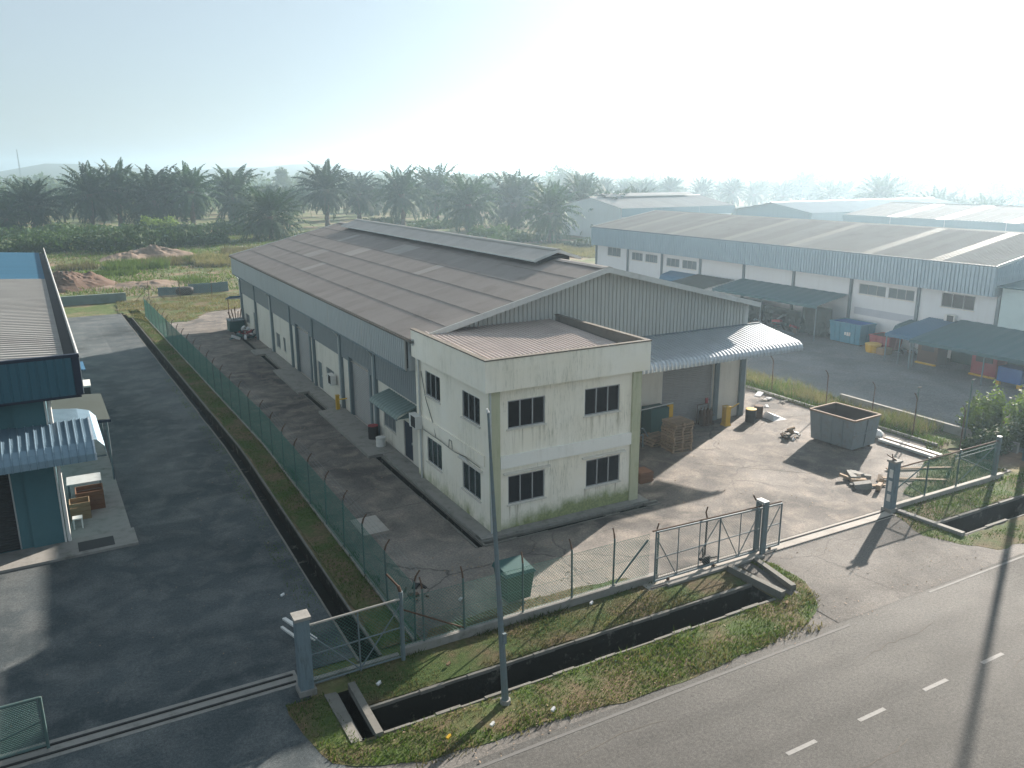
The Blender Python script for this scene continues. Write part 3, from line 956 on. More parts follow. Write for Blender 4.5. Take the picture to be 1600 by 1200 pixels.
def window(parent, axis, c, s0, s1, z0, z1, sign, panes=3, louvre=False, frame=FRAME, glass=GLASS, hood=False, name="window"):
    """frame with mullions, panes (louvre blades where wanted) and a sill"""
    t = 0.045
    B = (lambda m, a, b, d0, d1, e, f: m.box(min(c - sign * d0, c - sign * d1), max(c - sign * d0, c - sign * d1), a, b, e, f)) if axis == 'x' else \
        (lambda m, a, b, d0, d1, e, f: m.box(a, b, min(c - sign * d0, c - sign * d1), max(c - sign * d0, c - sign * d1), e, f))
    m = MB()
    B(m, s0, s1, 0.03, 0.09, z1 - t, z1)
    B(m, s0, s1, 0.03, 0.09, z0, z0 + t)
    B(m, s0, s0 + t, 0.03, 0.09, z0 + t, z1 - t)
    B(m, s1 - t, s1, 0.03, 0.09, z0 + t, z1 - t)
    w = m.build(name, frame, parent)
    step = (s1 - s0) / panes
    for i in range(1, panes):
        m = MB()
        B(m, s0 + i * step - t / 2, s0 + i * step + t / 2, 0.025, 0.09, z0 + t, z1 - t)
        m.build("mullion", frame, w)
    for i in range(panes):
        a, b = s0 + i * step + t / 2, s0 + (i + 1) * step - t / 2
        m = MB()
        if louvre:
            n = max(4, int((z1 - z0) / 0.12))
            B(m, a, b, 0.10, 0.105, z0 + t, z1 - t)
            for k in range(n):
                z = z0 + t + (z1 - z0 - 2 * t) * (k + 0.5) / n
                hh = (z1 - z0) / n * 0.42
                P = (lambda s, d, zz: (c - sign * d, s, zz)) if axis == 'x' else (lambda s, d, zz: (s, c - sign * d, zz))
                m.face(P(a, 0.045, z - hh), P(b, 0.045, z - hh), P(b, 0.085, z + hh), P(a, 0.085, z + hh))
        else:
            B(m, a, b, 0.065, 0.075, z0 + t, z1 - t)
        m.build("pane", glass, w)
    m = MB()
    B(m, s0 - 0.06, s1 + 0.06, -0.07, 0.02, z0 - 0.055, z0 - 0.003)
    m.build("sill", WALLW, w)
    if hood:
        m = MB()
        B(m, s0 - 0.22, s1 + 0.22, -0.12, 0.0, z1 + 0.1, z1 + 0.17)
        m.build("window_hood", WALLW, w)
    return w


def corr_wall(m, p, q, zlo, zhi, pitch, amp, n):
    """vertical ribbed cladding from p to q (x, y); zlo, zhi may be functions of the distance; n is the outward normal"""
    p, q, n = Vector((*p, 0)), Vector((*q, 0)), Vector((*n, 0)).normalized()
    L = (q - p).length
    d = (q - p) / L
    k = max(1, int(round(L / pitch)))
    ss, off = [], []
    for i in range(k):
        for t, o in ((0.0, 0), (0.18, 0), (0.24, 1), (0.94, 1)):
            ss.append((i + t) * L / k)
            off.append(o * amp)
    ss.append(L)
    off.append(0)
    fl = zlo if callable(zlo) else (lambda s: zlo)
    fh = zhi if callable(zhi) else (lambda s: zhi)
    lo = [p + d * s + n * o + Vector((0, 0, fl(s))) for s, o in zip(ss, off)]
    hi = [p + d * s + n * o + Vector((0, 0, fh(s))) for s, o in zip(ss, off)]
    m.grid([lo, hi])
    return m


def shutter(parent, axis, c, s0, s1, z0, z1, sign, mat=SHUT, pitch=0.11, name="roller_shutter"):
    """a curtain of horizontal curved slats between two guides"""
    n = int((z1 - z0) / pitch)
    rows = []
    for i in range(n):
        for t, o in ((0.0, 0.0), (0.25, 0.022), (0.6, 0.026), (0.9, 0.008)):
            z = z0 + (i + t) * (z1 - z0) / n
            P = (lambda s: (c + sign * o, s, z)) if axis == 'x' else (lambda s: (s, c + sign * o, z))
            rows.append([P(s0), P(s1)])
    m = MB()
    m.grid(rows)
    r = m.build(name, mat, parent)
    for s in (s0, s1):
        m = MB()
        if axis == 'x':
            m.box(c - 0.05, c + 0.06, s - 0.06, s + 0.06, z0, z1 + 0.05) if sign > 0 else m.box(c - 0.06, c + 0.05, s - 0.06, s + 0.06, z0, z1 + 0.05)
        else:
            m.box(s - 0.06, s + 0.06, c - 0.06, c + 0.05, z0, z1 + 0.05)
        m.build("guide_rail", TRIM, r)
    return r


def wavy_sheet(name, mat, width, length, waves, amp, lip=0.02, seg=4, along='y'):
    """a corrugated sheet lying in xy: length along +x (up the slope), width along y"""
    n = waves * seg
    V, F = [], []
    for x, z in ((0.0, -lip), (0.0, 0.0), (length, 0.0)):
        for i in range(n + 1):
            y = width * i / n
            V.append((x, y, z + amp * math.sin(2 * math.pi * i / seg)))
    w = n + 1
    for r in range(2):
        for i in range(n):
            F.append((r * w + i, (r + 1) * w + i, (r + 1) * w + i + 1, r * w + i + 1))
    me = bpy.data.meshes.new(name)
    me.from_pydata(V, [], F)
    me.materials.append(mat)
    me.update()
    return me


def rib_sheet(name, mat, width, length, ribs, amp, lip=0.02):
    """a trapezoid ribbed metal sheet, length along +x"""
    ys = []
    for i in range(ribs):
        for t, o in ((0.0, 0), (0.55, 0), (0.65, 1), (0.88, 1)):
            ys.append(((i + t) * width / ribs, o * amp))
    ys.append((width, 0))
    V, F = [], []
    for x, z in ((0.0, -lip), (0.0, 0.0), (length, 0.0)):
        for y, o in ys:
            V.append((x, y, z + o))
    w = len(ys)
    for r in range(2):
        for i in range(w - 1):
            F.append((r * w + i, (r + 1) * w + i, (r + 1) * w + i + 1, r * w + i + 1))
    me = bpy.data.meshes.new(name)
    me.from_pydata(V, [], F)
    me.materials.append(mat)
    me.update()
    return me


def roof_pieces(parent, name, meshes, x, z, y0, y1, width, slope, dirx=1, rows=1, rowlen=0, lift=0.0, pick=None):
    """lays sheets side by side along y; slope in radians, going up towards +x (dirx 1) or -x (-1)"""
    org = ORG[parent.name]
    n = int(round((y1 - y0) / width))
    for r in range(rows):
        for i in range(n):
            me = pick(r, i) if pick else meshes[0]
            o = link(name, me, parent)
            s = r * rowlen
            px, pz = x + dirx * s * math.cos(slope), z + s * math.sin(slope) + lift
            a = slope - (lift / rowlen if rowlen else 0)
            if dirx > 0:
                o.rotation_euler = (0, -a, 0)
                o.location = Vector((px, y0 + i * width, pz)) - org
            else:
                o.rotation_euler = (0, -a, math.pi)
                o.location = Vector((px, y0 + (i + 1) * width, pz)) - org


# ------------------------------------------------------------------ office block
X0, X1, Y0 = 13.43, 20.55, 26.48
off = thing("office_block", "two storey off white office block with mouldy parapet and dark windows", "building", (X0, Y0, 0))
up = (4.30, 5.44)
lw = (1.14, 2.34)
fw = [(14.23, 15.92, *up), (17.80, 19.55, *up), (14.23, 15.92, *lw), (17.93, 19.66, *lw)]
sw = [(31.16, 32.80, *up), (27.30, 28.92, *up), (31.16, 32.80, *lw), (27.32, 29.02, *lw)]
m = MB()
wall_holes(m, 'y', Y0, X0, X1, 0, 6.0, fw, 0.14, -1)
wall_holes(m, 'x', X0, Y0, 33.95, 0, 6.0, sw, 0.14, -1)
m.face((X1, Y0, 0), (X1, 33.95, 0), (X1, 33.95, 6.0), (X1, Y0, 6.0))
m.build("wall", OFFICE, off)
for i, h in enumerate(fw):
    window(off, 'y', Y0, *h, -1, 3, i > 1, hood=i > 1)
for i, h in enumerate(sw):
    window(off, 'x', X0, *h, -1, 3, i > 1, hood=(i == 3))
MB().box(13.86, 20.16, Y0 - 0.10, Y0 + 0.01, 2.72, 3.24).build("floor_band", BAND, off)
MB().box(X0 - 0.06, X0 + 0.01, 26.9, 33.6, 2.72, 3.20).build("floor_band", OFFICE, off)
MB().box(X0 - 0.02, 13.85, Y0 - 0.09, Y0 + 0.01, 0.1, 5.95).build("pilaster", PILG, off)
MB().box(20.17, X1 + 0.06, Y0 - 0.09, Y0 + 0.3, 0.1, 5.95).build("pilaster", PILG, off)
# parapet
PX0, PX1, PY0, PZ0, PZ1 = 13.13, 20.86, 26.18, 5.95, 7.18
m = MB()
m.box(PX0, PX1, PY0, PY0 + 0.16, PZ0, PZ1)
m.box(PX0, PX0 + 0.16, PY0 + 0.16, 33.60, PZ0, PZ1)
m.box(PX0 + 0.16, PX1 - 0.16, PY0 + 0.16, Y0 + 0.3, PZ0 + 0.02, PZ0 + 0.1)
m.box(PX0 + 0.16, X0 + 0.2, Y0 + 0.3, 33.60, PZ0 + 0.02, PZ0 + 0.1)
par = m.build("parapet", OFFICE, off)
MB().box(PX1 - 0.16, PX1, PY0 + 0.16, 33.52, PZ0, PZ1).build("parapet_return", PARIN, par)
m = MB()
m.box(PX0 - 0.025, PX1 + 0.025, PY0 - 0.025, PY0 + 0.19, PZ1, PZ1 + 0.05)
m.box(PX0 - 0.025, PX0 + 0.19, PY0 + 0.19, 33.62, PZ1, PZ1 + 0.05)
m.box(PX1 - 0.19, PX1 + 0.025, PY0 + 0.19, 33.54, PZ1, PZ1 + 0.05)
m.build("coping", COPE, par)
# roof deck of ribbed sheets running back to the gable
L = 33.9 - 26.36
pm = rib_sheet("office_roof_sheet", ROOFO, 0.82, L, 4, 0.045)
for i in range(9):
    o = link("roof_sheet", pm, off)
    o.rotation_euler = (0, -0.035, math.pi / 2)
    o.location = Vector((PX0 + 0.17 + (i + 1) * 0.82, PY0 + 0.17, 6.66)) - ORG[off.name]
# pipes and cables
MB().tube((X0 - 0.02, Y0 - 0.14, 0.1), (X0 - 0.02, Y0 - 0.14, 5.95), 0.04).build("drainpipe", TRIM, off)
MB().tube((X0 - 0.08, 33.35, 0.1), (X0 - 0.08, 33.35, 5.95), 0.05).build("drainpipe", TRIM, off)
m = MB()
m.path([(X0 - 0.03, 33.2, 5.3), (X0 - 0.04, 32.7, 4.1), (X0 - 0.04, 31.9, 3.1), (X0 - 0.075, 31.6, 2.66)], 0.014, 4)
m.path([(X0 - 0.075, 33.0, 2.6), (X0 - 0.075, 31.2, 2.6), (X0 - 0.075, 29.6, 2.55), (X0 - 0.075, 28.6, 2.66), (X0 - 0.075, 27.2, 2.62)], 0.016, 4)
m.path([(X0 - 0.075, 30.2, 2.6), (X0 - 0.075, 30.15, 2.95), (X0 - 0.075, 29.9, 2.95), (X0 - 0.075, 29.85, 2.6)], 0.014, 4)
m.build("cable", BLACKP, off)
MB().box(X0 - 0.1, X0 - 0.055, 28.4, 29.1, 2.5, 2.6).build("cable_tray", PLASW, off)

# ------------------------------------------------------------------ central warehouse
XL, ZE, XC, ZA, YR, YF = 13.07, 6.71, 23.65, 9.33, 33.26, 77.85
WX, YG = 13.75, 33.96
SL = math.atan2(ZA - ZE, XC - XL)
SLEN = math.hypot(ZA - ZE, XC - XL)
wh = thing("warehouse", "long central warehouse with grey brown corrugated roof and ridge vent", "warehouse", (WX, YG, 0))
ROWS, NC = 6, 44
RL = SLEN / ROWS
CW = (YF - YR) / NC
s1 = wavy_sheet("cement_sheet", SHEET, CW, RL + 0.1, 4, 0.017)
s2 = wavy_sheet("new_cement_sheet", SHEETL, CW, RL + 0.1, 4, 0.017)
LIGHT = {(2, 30), (2, 31), (3, 26), (3, 25), (4, 20), (4, 21), (4, 22), (1, 25), (3, 12), (4, 33)}
roof_pieces(wh, "roof_sheet", None, XL, ZE, YR, YF, CW, SL, 1, ROWS, RL, 0.022, lambda r, i: s2 if (r, i) in LIGHT else s1)
big = wavy_sheet("cement_slope", SHEET, YF - YR, SLEN, 6 * NC, 0.028, 0.02, 2)
o = link("roof_slope", big, wh)
o.rotation_euler = (0, -SL, math.pi)
o.location = Vector((2 * XC - XL, YF, ZE)) - ORG[wh.name]
o["kind"] = "stuff"
# ridge caps on the parts of the ridge outside the vent
for a, b in ((YR, 38.0), (73.0, YF)):
    n = int((b - a) / 0.6)
    for i in range(n):
        y0, y1 = a + (b - a) * i / n, a + (b - a) * (i + 1) / n - 0.015
        m = MB()
        m.grid([[(XC + dx, y, ZA + dz) for dx, dz in ((-0.3, -0.01), (-0.12, 0.06), (0, 0.09), (0.12, 0.06), (0.3, -0.01))] for y in (y0, y1)])
        m.build("ridge_cap", SHEETL, wh)
# rake boards
for sx in (-1, 1):
    for y in (YR, YF - 0.05):
        m = MB()
        e = (XC + sx * (XC - XL + 0.03), ZE)
        P = lambda x, z, yy: (x, yy, z)
        m.hexa([P(XC, ZA - 0.22, y), P(e[0], e[1] - 0.22, y), P(e[0], e[1] - 0.22, y + 0.05), P(XC, ZA - 0.22, y + 0.05)],
               [P(XC, ZA + 0.06, y), P(e[0], e[1] + 0.06, y), P(e[0], e[1] + 0.06, y + 0.05), P(XC, ZA + 0.06, y + 0.05)])
        m.build("barge_board", TRIM, wh)
m = MB()
for sx in (-1, 1):
    ex = XC + sx * (XC - XL - 0.05)
    m.face((XC, YR + 0.06, ZA - 0.17), (ex, YR + 0.06, ZE - 0.17), (ex, YG, ZE - 0.17), (XC, YG, ZA - 0.17))
m.build("verge_soffit", BLACKS, wh)
# ridge vent
JY0, JY1, JZ, JX = 38.04, 72.86, 9.86, 1.48
vent = MB()
vent.box(XC - 0.95, XC + 0.95, JY0 + 0.35, JY1 - 0.35, 8.95, 9.5)
vent = vent.build("ridge_vent", BLACKS, wh)
JS = math.atan2(JZ - 9.36, JX)
js = wavy_sheet("vent_sheet", VENT, (JY1 - JY0) / 34, math.hypot(JX, JZ - 9.36), 4, 0.017)
n = 34
for i in range(n):
    for d in (1, -1):
        o = link("vent_sheet", js, vent)
        w = (JY1 - JY0) / n
        o.rotation_euler = (0, -JS, 0 if d > 0 else math.pi)
        o.location = Vector((XC - d * JX, JY0 + (i if d > 0 else i + 1) * w, 9.36)) - ORG[wh.name]
m = MB()
for x0, x1, z0, z1 in ((XC - JX - 0.03, XC - JX, 9.27, 9.36), (XC + JX, XC + JX + 0.03, 9.27, 9.36)):
    m.box(x0, x1, JY0, JY1, z0, z1)
m.build("vent_fascia", TRIM, vent)
m = MB()
m.grid([[(XC + dx, y, JZ + dz) for dx, dz in ((-0.22, -0.04), (-0.1, 0.05), (0, 0.08), (0.1, 0.05), (0.22, -0.04))] for y in (JY0 - 0.02, JY1 + 0.02)])
m.build("vent_ridge", SKYL, vent)
for y in (JY0, JY1 - 0.04):
    m = MB()
    for sx in (-1, 1):
        m.hexa([(XC, y, JZ - 0.14), (XC + sx * (JX + 0.02), y, 9.25), (XC + sx * (JX + 0.02), y + 0.04, 9.25), (XC, y + 0.04, JZ - 0.14)],
               [(XC, y, JZ + 0.04), (XC + sx * (JX + 0.02), y, 9.40), (XC + sx * (JX + 0.02), y + 0.04, 9.40), (XC, y + 0.04, JZ + 0.04)])
    m.build("vent_barge_board", TRIM, vent)
# left side, bay by bay
BAY = [34.2 + 6.15 * k for k in range(8)]
SH = {1: (41.35, 45.05), 3: (53.7, 57.5)}
DOORS = {0: (35.45, 36.6, 0.13, 2.05), 2: (51.25, 52.25, 0.13, 1.95), 6: (71.6, 72.7, 0.13, 2.2)}
WINS = {0: [(37.75, 39.5, 0.95, 1.8, 3)], 2: [(48.5, 50.2, 1.35, 1.95, 2)], 4: [(61.1, 61.8, 0.75, 1.85, 1), (62.9, 64.2, 0.7, 1.85, 2)], 6: [(74.6, 76.2, 0.75, 1.6, 2)]}
for k in range(7):
    a, b = BAY[k] + 0.12, BAY[k + 1] - 0.12
    m = MB()
    corr_wall(m, (XL + 0.03, BAY[k] + 0.03), (XL + 0.03, BAY[k + 1] - 0.03), 5.18, 6.62, 0.26, 0.075, (-1, 0))
    m.build("fascia_panel", CLAD, wh)
    m = MB()
    if k in SH:
        s = SH[k]
        corr_wall(m, (WX - 0.01, a), (WX - 0.01, s[0] - 0.05), 3.35, 5.25, 0.26, 0.075, (-1, 0))
        corr_wall(m, (WX - 0.01, s[0] - 0.05), (WX - 0.01, s[1] + 0.05), 3.62, 5.25, 0.26, 0.075, (-1, 0))
        corr_wall(m, (WX - 0.01, s[1] + 0.05), (WX - 0.01, b), 3.35, 5.25, 0.26, 0.075, (-1, 0))
    else:
        corr_wall(m, (WX - 0.01, a), (WX - 0.01, b), 3.35, 5.25, 0.26, 0.075, (-1, 0))
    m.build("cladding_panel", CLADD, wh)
    holes = [w[:4] for w in WINS.get(k, [])]
    if k in DOORS:
        holes.append(DOORS[k])
    if k in SH:
        holes.append((*SH[k], 0.05, 3.36))
    m = MB()
    wall_holes(m, 'x', WX, a, b, 0.0, 3.36, holes, 0.16, -1)
    m.build("wall", WALLW, wh)
    if k in SH:
        shutter(wh, 'x', WX + 0.12, SH[k][0], SH[k][1], 0.06, 3.6, -1)
        for s in SH[k]:
            MB().box(WX - 0.09, WX + 0.1, s - 0.12, s + 0.12, 0.0, 3.64).build("door_jamb", COLB, wh)
    for w in WINS.get(k, []):
        window(wh, 'x', WX, *w[:4], -1, w[4], False, glass=GLASSB)
    if k in DOORS:
        d = DOORS[k]
        dr = MB().box(WX + 0.06, WX + 0.1, d[0], d[1], d[2], d[3]).build("door", BLUED if k == 0 else COLB, wh)
        MB().box(WX - 0.0, WX + 0.06, d[0] + 0.08, d[0] + 0.14, 1.0, 1.12).build("handle", TRIM, dr)
for k, y in enumerate(BAY):
    MB().box(WX - 0.16, WX + 0.1, y - 0.12, y + 0.12, 0.0, 5.24).build("column", COLB, wh)
    MB().box(XL - 0.04, XL + 0.03, y - 0.05, y + 0.05, 5.14, 6.64).build("fascia_strip", SKYL, wh)
    if k in (1, 2, 5, 7):
        yy = y + 0.24
        m = MB()
        m.path([(XL + 0.1, yy, 5.2), (WX - 0.12, yy + 0.05, 4.5), (WX - 0.12, yy + 0.05, 0.1)], 0.055)
        m.build("drainpipe", TRIM, wh)
MB().box(XL + 0.04, WX + 0.02, BAY[0], BAY[-1], 5.26, 5.3).build("soffit", BLACKS, wh)
MB().box(XL - 0.09, XL + 0.06, YR, YF, 6.6, 6.7).build("gutter", COPE, wh)
MB().box(XL - 0.07, XL + 0.05, BAY[0], BAY[-1], 5.1, 5.18).build("fascia_edge", COLB, wh)
m = MB()
corr_wall(m, (XL + 0.03, YR + 0.7), (WX, YR + 0.7), 5.18, 6.6, 0.2, 0.02, (0, -1))
m.build("fascia_return", CLAD, wh)
# gable front
zr = lambda x: ZE + (ZA - ZE) * (1 - abs(x - XC) / (XC - XL)) - 0.12
m = MB()
corr_wall(m, (WX, YG), (XC, YG), 5.3, lambda s: zr(WX + s), 0.24, 0.06, (0, -1))
corr_wall(m, (XC, YG), (33.75, YG), 5.3, lambda s: zr(XC + s), 0.24, 0.06, (0, -1))
m.build("gable_cladding", CLADG, wh)
m = MB()
wall_holes(m, 'y', YG, X1, 33.9, 0, 5.3, [(27.95, 31.65, 0.04, 4.3)], 0.15, -1)
m.build("front_wall", WALLW, wh)
shutter(wh, 'y', YG + 0.12, 27.95, 31.65, 0.04, 4.3, -1)
MB().box(31.7, 31.98, YG - 0.14, YG + 0.02, 0, 4.9).build("column", COLB, wh)
MB().box(33.62, 33.95, YG - 0.16, YG + 0.1, 0, 5.3).build("column", COLB, wh)
MB().box(33.62, 33.95, YG - 0.06, YG + 0.3, 5.45, 6.55).build("corner_post", TRIM, wh)
MB().tube((34.02, YG - 0.1, 0.0), (34.02, YG - 0.1, 5.2), 0.05).build("drainpipe", TRIM, wh)
m = MB()
m.face((33.95, YG, 0), (33.95, 77.3, 0), (33.95, 77.3, 6.75), (33.95, YG, 6.75))
m.face((WX, 77.3, 0), (WX, 77.3, 6.7), (XC, 77.3, ZA - 0.1), (33.95, 77.3, 6.7), (33.95, 77.3, 0))
m.build("rear_wall", WALLB, wh)
# small awning at the far gable
m = MB()
m.hexa([(12.6, 77.35, 2.9), (16, 77.35, 2.9), (16, 79.6, 2.45), (12.6, 79.6, 2.45)], [(12.6, 77.35, 3.05), (16, 77.35, 3.05), (16, 79.6, 2.55), (12.6, 79.6, 2.55)])
aw = m.build("rear_awning", AWNB, wh)
MB().tube((12.8, 79.4, 0), (12.8, 79.4, 2.5), 0.04).build("prop", RUST, aw)
# front canopy with a bull-nosed edge
cn = 14
cw = (34.95 - 20.95) / cn
prof = [(33.93, 5.42), (31.1, 4.92), (30.86, 4.86), (30.68, 4.74), (30.6, 4.58), (30.6, 4.42)]
for i in range(cn):
    xs, amp = [], []
    for k in range(4):
        for t, o in ((0, -1), (0.2, -1), (0.38, 1), (0.82, 1)):
            xs.append(20.95 + cw * (i + (k + t) / 4))
            amp.append(o)
    xs.append(20.95 + cw * (i + 1))
    amp.append(-1)
    rows = []
    for j, (y, z) in enumerate(prof):
        ny, nz = (0.17, 0.98) if j < 2 else ((-0.4, 0.9) if j == 2 else ((-0.8, 0.6) if j == 3 else (-1.0, 0.0)))
        rows.append([(x, y + ny * a * 0.028 * (1 if j > 1 else -0.2), z + nz * a * 0.028) for x, a in zip(xs, amp)])
    m = MB()
    m.grid(rows)
    m.build("canopy_sheet", GALV, wh)
m = MB()
for x in (22.5, 26.5, 30.5, 34.5):
    m.bar((x, 33.9, 5.2), (x, 30.8, 4.65), 0.08, 0.16)
m.bar((20.95, 30.85, 4.62), (34.9, 30.85, 4.62), 0.07, 0.14)
m.build("canopy_frame", COLB, wh)
MB().bar((21, 33.9, 5.46), (34.9, 33.9, 5.46), 0.12, 0.06).build("canopy_flashing", COLB, wh)
# door awning on the side wall
org = Vector((13.0, 37.4, 0))
aw = thing("door_awning", "grey green ribbed metal awning over the side door", "awning", (13.0, 36.4, 2.6))
prof = [(13.72, 3.22), (13.0, 3.0), (12.75, 2.88), (12.62, 2.72)]
rows = []
n = 12
for x, z in prof:
    rows.append([(x, 34.55 + 3.95 * i / (4 * n), z + (0.03 if i % 4 in (1, 2) else 0)) for i in range(4 * n + 1)])
MB().grid(rows).build("sheet", AWNG, aw)
for y in (34.6, 38.45):
    MB().face((13.72, y, 3.2), (12.62, y, 2.72), (13.72, y, 2.72)).build("end_plate", AWNG, aw)
MB().bar((12.66, 34.55, 2.7), (12.66, 38.5, 2.7), 0.04).build("edge_bar", COLB, aw)


def aircon(loc, label, face=(-1, 0)):
    t = thing("air_conditioner", label, "air conditioner", loc)
    x, y, z = loc
    MB().box(x - 0.32, x, y - 0.42, y + 0.42, z + 0.02, z + 0.62).build("casing", PLASW, t)
    g = MB()
    for r in (0.06, 0.13, 0.2, 0.25):
        pts = [(x - 0.335, y - 0.08 + r * math.cos(a * math.pi / 6), z + 0.32 + r * math.sin(a * math.pi / 6)) for a in range(13)]
        g.path(pts, 0.008, 4)
    g.build("fan_grille", BLACKP, t)
    MB().box(x - 0.33, x - 0.322, y - 0.34, y + 0.18, z + 0.06, z + 0.58).build("fan_panel", BLACKS, t)
    b = MB()
    for s in (-0.3, 0.3):
        b.bar((x - 0.34, y + s, z), (x + 0.05, y + s, z), 0.04)
    b.build("bracket", TRIM, t)
    return t


aircon((13.38, 33.62, 2.55), "white air conditioner outdoor unit at the office side corner")
aircon((13.62, 48.1, 1.3), "white air conditioner outdoor unit on the warehouse side wall")

# ------------------------------------------------------------------ fences and gates
def wire_net(parent, runs, z0, z1, pitch, r, mat, name="wire_mesh"):
    """diamond wire netting along runs of (x0, y0, x1, y1): real crossing wires, joined"""
    A, B = [], []
    for x0, y0, x1, y1 in runs:
        L = math.hypot(x1 - x0, y1 - y0)
        dx, dy = (x1 - x0) / L, (y1 - y0) / L
        h = z1 - z0
        s = -h
        while s < L:
            for sg in (1, -1):
                a, b = (s, s + h) if sg > 0 else (s + h, s)
                za, zb = z0, z1
                # clip to 0..L
                lo, hi = (a, b) if a < b else (b, a)
                if hi <= 0 or lo >= L:
                    continue
                f = lambda q: za + (zb - za) * (q - a) / (b - a)
                qa, qb = min(max(a, 0), L), min(max(b, 0), L)
                A.append((x0 + dx * qa, y0 + dy * qa, f(qa)))
                B.append((x0 + dx * qb, y0 + dy * qb, f(qb)))
            s += pitch
    V, F = tubes_np(A, B, r)
    V = V - np.array(ORG[parent.name])
    o = link(name, np_mesh(name, V, F, mat), parent)
    o["kind"] = "stuff"
    return o


def fence_post(parent, x, y, h=2.1, arm=(0.0, -0.3), mat=POSTG, r=0.032, tilt=(0, 0), base=0.0):
    m = MB()
    top = (x + tilt[0], y + tilt[1], h)
    m.tube((x, y, base), top, r, n=6)
    p = m.build("post", mat, parent)
    if arm:
        m = MB()
        m.tube((top[0], top[1], h - 0.05), (top[0] + arm[0] * 0.35, top[1] + arm[1] * 0.35, h + 0.16), r * 0.95, n=6)
        m.tube((top[0] + arm[0] * 0.35, top[1] + arm[1] * 0.35, h + 0.15), (top[0] + arm[0], top[1] + arm[1], h + 0.32), r * 0.8, n=6)
        m.build("bent_tip", RUST, p)
    return p


# front fence
ff = thing("chain_link_fence", "green chain link fence on the plinth in front of the office", "fence", (12, 20.4, 0))
for x in (8.05, 9.4, 11.48, 13.35, 15.02):
    fence_post(ff, x, 20.4, 2.0, (random.uniform(-0.05, 0.05), 0.16), tilt=(random.uniform(-0.04, 0.04), random.uniform(-0.03, 0.03)), base=0.2)
wire_net(ff, [(7.25, 20.4, 16.55, 20.4)], 0.28, 1.85, 0.11, 0.0055, WIRE)
m = MB()
for z in (1.84, 1.05, 0.3):
    m.tube((7.25, 20.4, z), (16.55, 20.4, z), 0.005, n=4)
m.build("line_wire", WIRE, ff)
MB().bar((7.35, 20.36, 1.55), (9.35, 20.36, 0.35), 0.04).build("brace", RUST, ff)
MB().bar((16.5, 20.44, 1.6), (15.15, 20.44, 0.3), 0.045).build("brace", STEEL, ff)
# boundary fence on the left
bf = thing("boundary_fence", "long green chain link boundary fence running into the distance", "fence", (7.9, 50, 0))
ys = [20.9 + 2.4 * i for i in range(29)]
bx = lambda y: warp(7.95, y) + (0.0 if y < 42 else -0.0)
for i, y in enumerate(ys):
    fence_post(bf, bx(y), y, 2.05, (0.22, 0.05) if i % 2 else (0.18, -0.02), tilt=(random.uniform(-0.05, 0.05), 0))
runs = [(bx(a), a, bx(b), b) for a, b in zip(ys[:-1], ys[1:])]
wire_net(bf, runs, 0.08, 1.95, 0.13, 0.006, WIRE)
m = MB()
for z in (0.1, 0.75, 1.35, 1.94):
    for r_ in runs:
        m.tube((r_[0], r_[1], z), (r_[2], r_[3], z), 0.006, n=4)
m.build("line_wire", WIRE, bf)
m = MB()
for a in (0, 1, 2):
    for r_ in runs:
        m.tube((r_[0] + 0.07 * a + 0.05, r_[1], 2.12 + 0.1 * a), (r_[2] + 0.07 * a + 0.05, r_[3], 2.12 + 0.1 * a), 0.004, n=3)
m.build("barbed_wire", WIREG, bf)
kb = MB()
for a, b in zip(ys[:-1], ys[1:]):
    kb.hexa([(bx(a) - 0.07, a, -0.05), (bx(a) + 0.07, a, -0.05), (bx(b) + 0.07, b - 0.02, -0.05), (bx(b) - 0.07, b - 0.02, -0.05)],
            [(bx(a) - 0.07, a, 0.09), (bx(a) + 0.07, a, 0.09), (bx(b) + 0.07, b - 0.02, 0.09), (bx(b) - 0.07, b - 0.02, 0.09)])
kb.build("plinth", CONC_D, bf)
# far end fence
rf = thing("rear_fence", "thin wire fence across the far end of the yard", "fence", (12, 99.8, 0))
for x in (7.6, 10.9, 14.4, 18, 22):
    fence_post(rf, x, 99.9, 2.2, None, RUST, 0.035)
wire_net(rf, [(5.0, 99.9, 24, 99.9)], 0.1, 2.0, 0.25, 0.004, WIREG)
for x in (6.2, 9.2):
    MB().bar((7.6, 99.9, 1.7), (x, 99.9, 0.1), 0.05).build("brace", RUST, rf)
# right boundary posts
rp = thing("right_boundary_fence", "rusty bent posts of the wire fence along the right boundary", "fence", (39.1, 35, 0))
for y in (23.6, 26.3, 29.0, 32.2, 36.6, 41, 45.5, 50, 54.5, 59):
    fence_post(rp, 39.05 + 0.012 * (y - 24), y, 2.15, (-0.22, 0.04), RUST, 0.032, (random.uniform(-0.06, 0.06), random.uniform(-0.05, 0.05)))
wire_net(rp, [(39.05, 23.6, 39.5, 59)], 0.1, 1.7, 0.16, 0.0022, WIREG)
# lone posts in the neighbour's strip
for (x, y, h, lb) in ((40.6, 27.3, 2.3, "thin grey steel post left of the clipped shrubs"), (41.0, 24.6, 3.3, "tall thin steel post rising in front of the clipped shrubs")):
    t = thing("steel_post", lb, "post", (x, y, 0))
    MB().tube((x, y, 0), (x, y, h), 0.045, n=8).build("shaft", POSTG, t)
    MB().box(x - 0.05, x + 0.2, y - 0.03, y + 0.03, h, h + 0.05).build("cap", COPE, t)
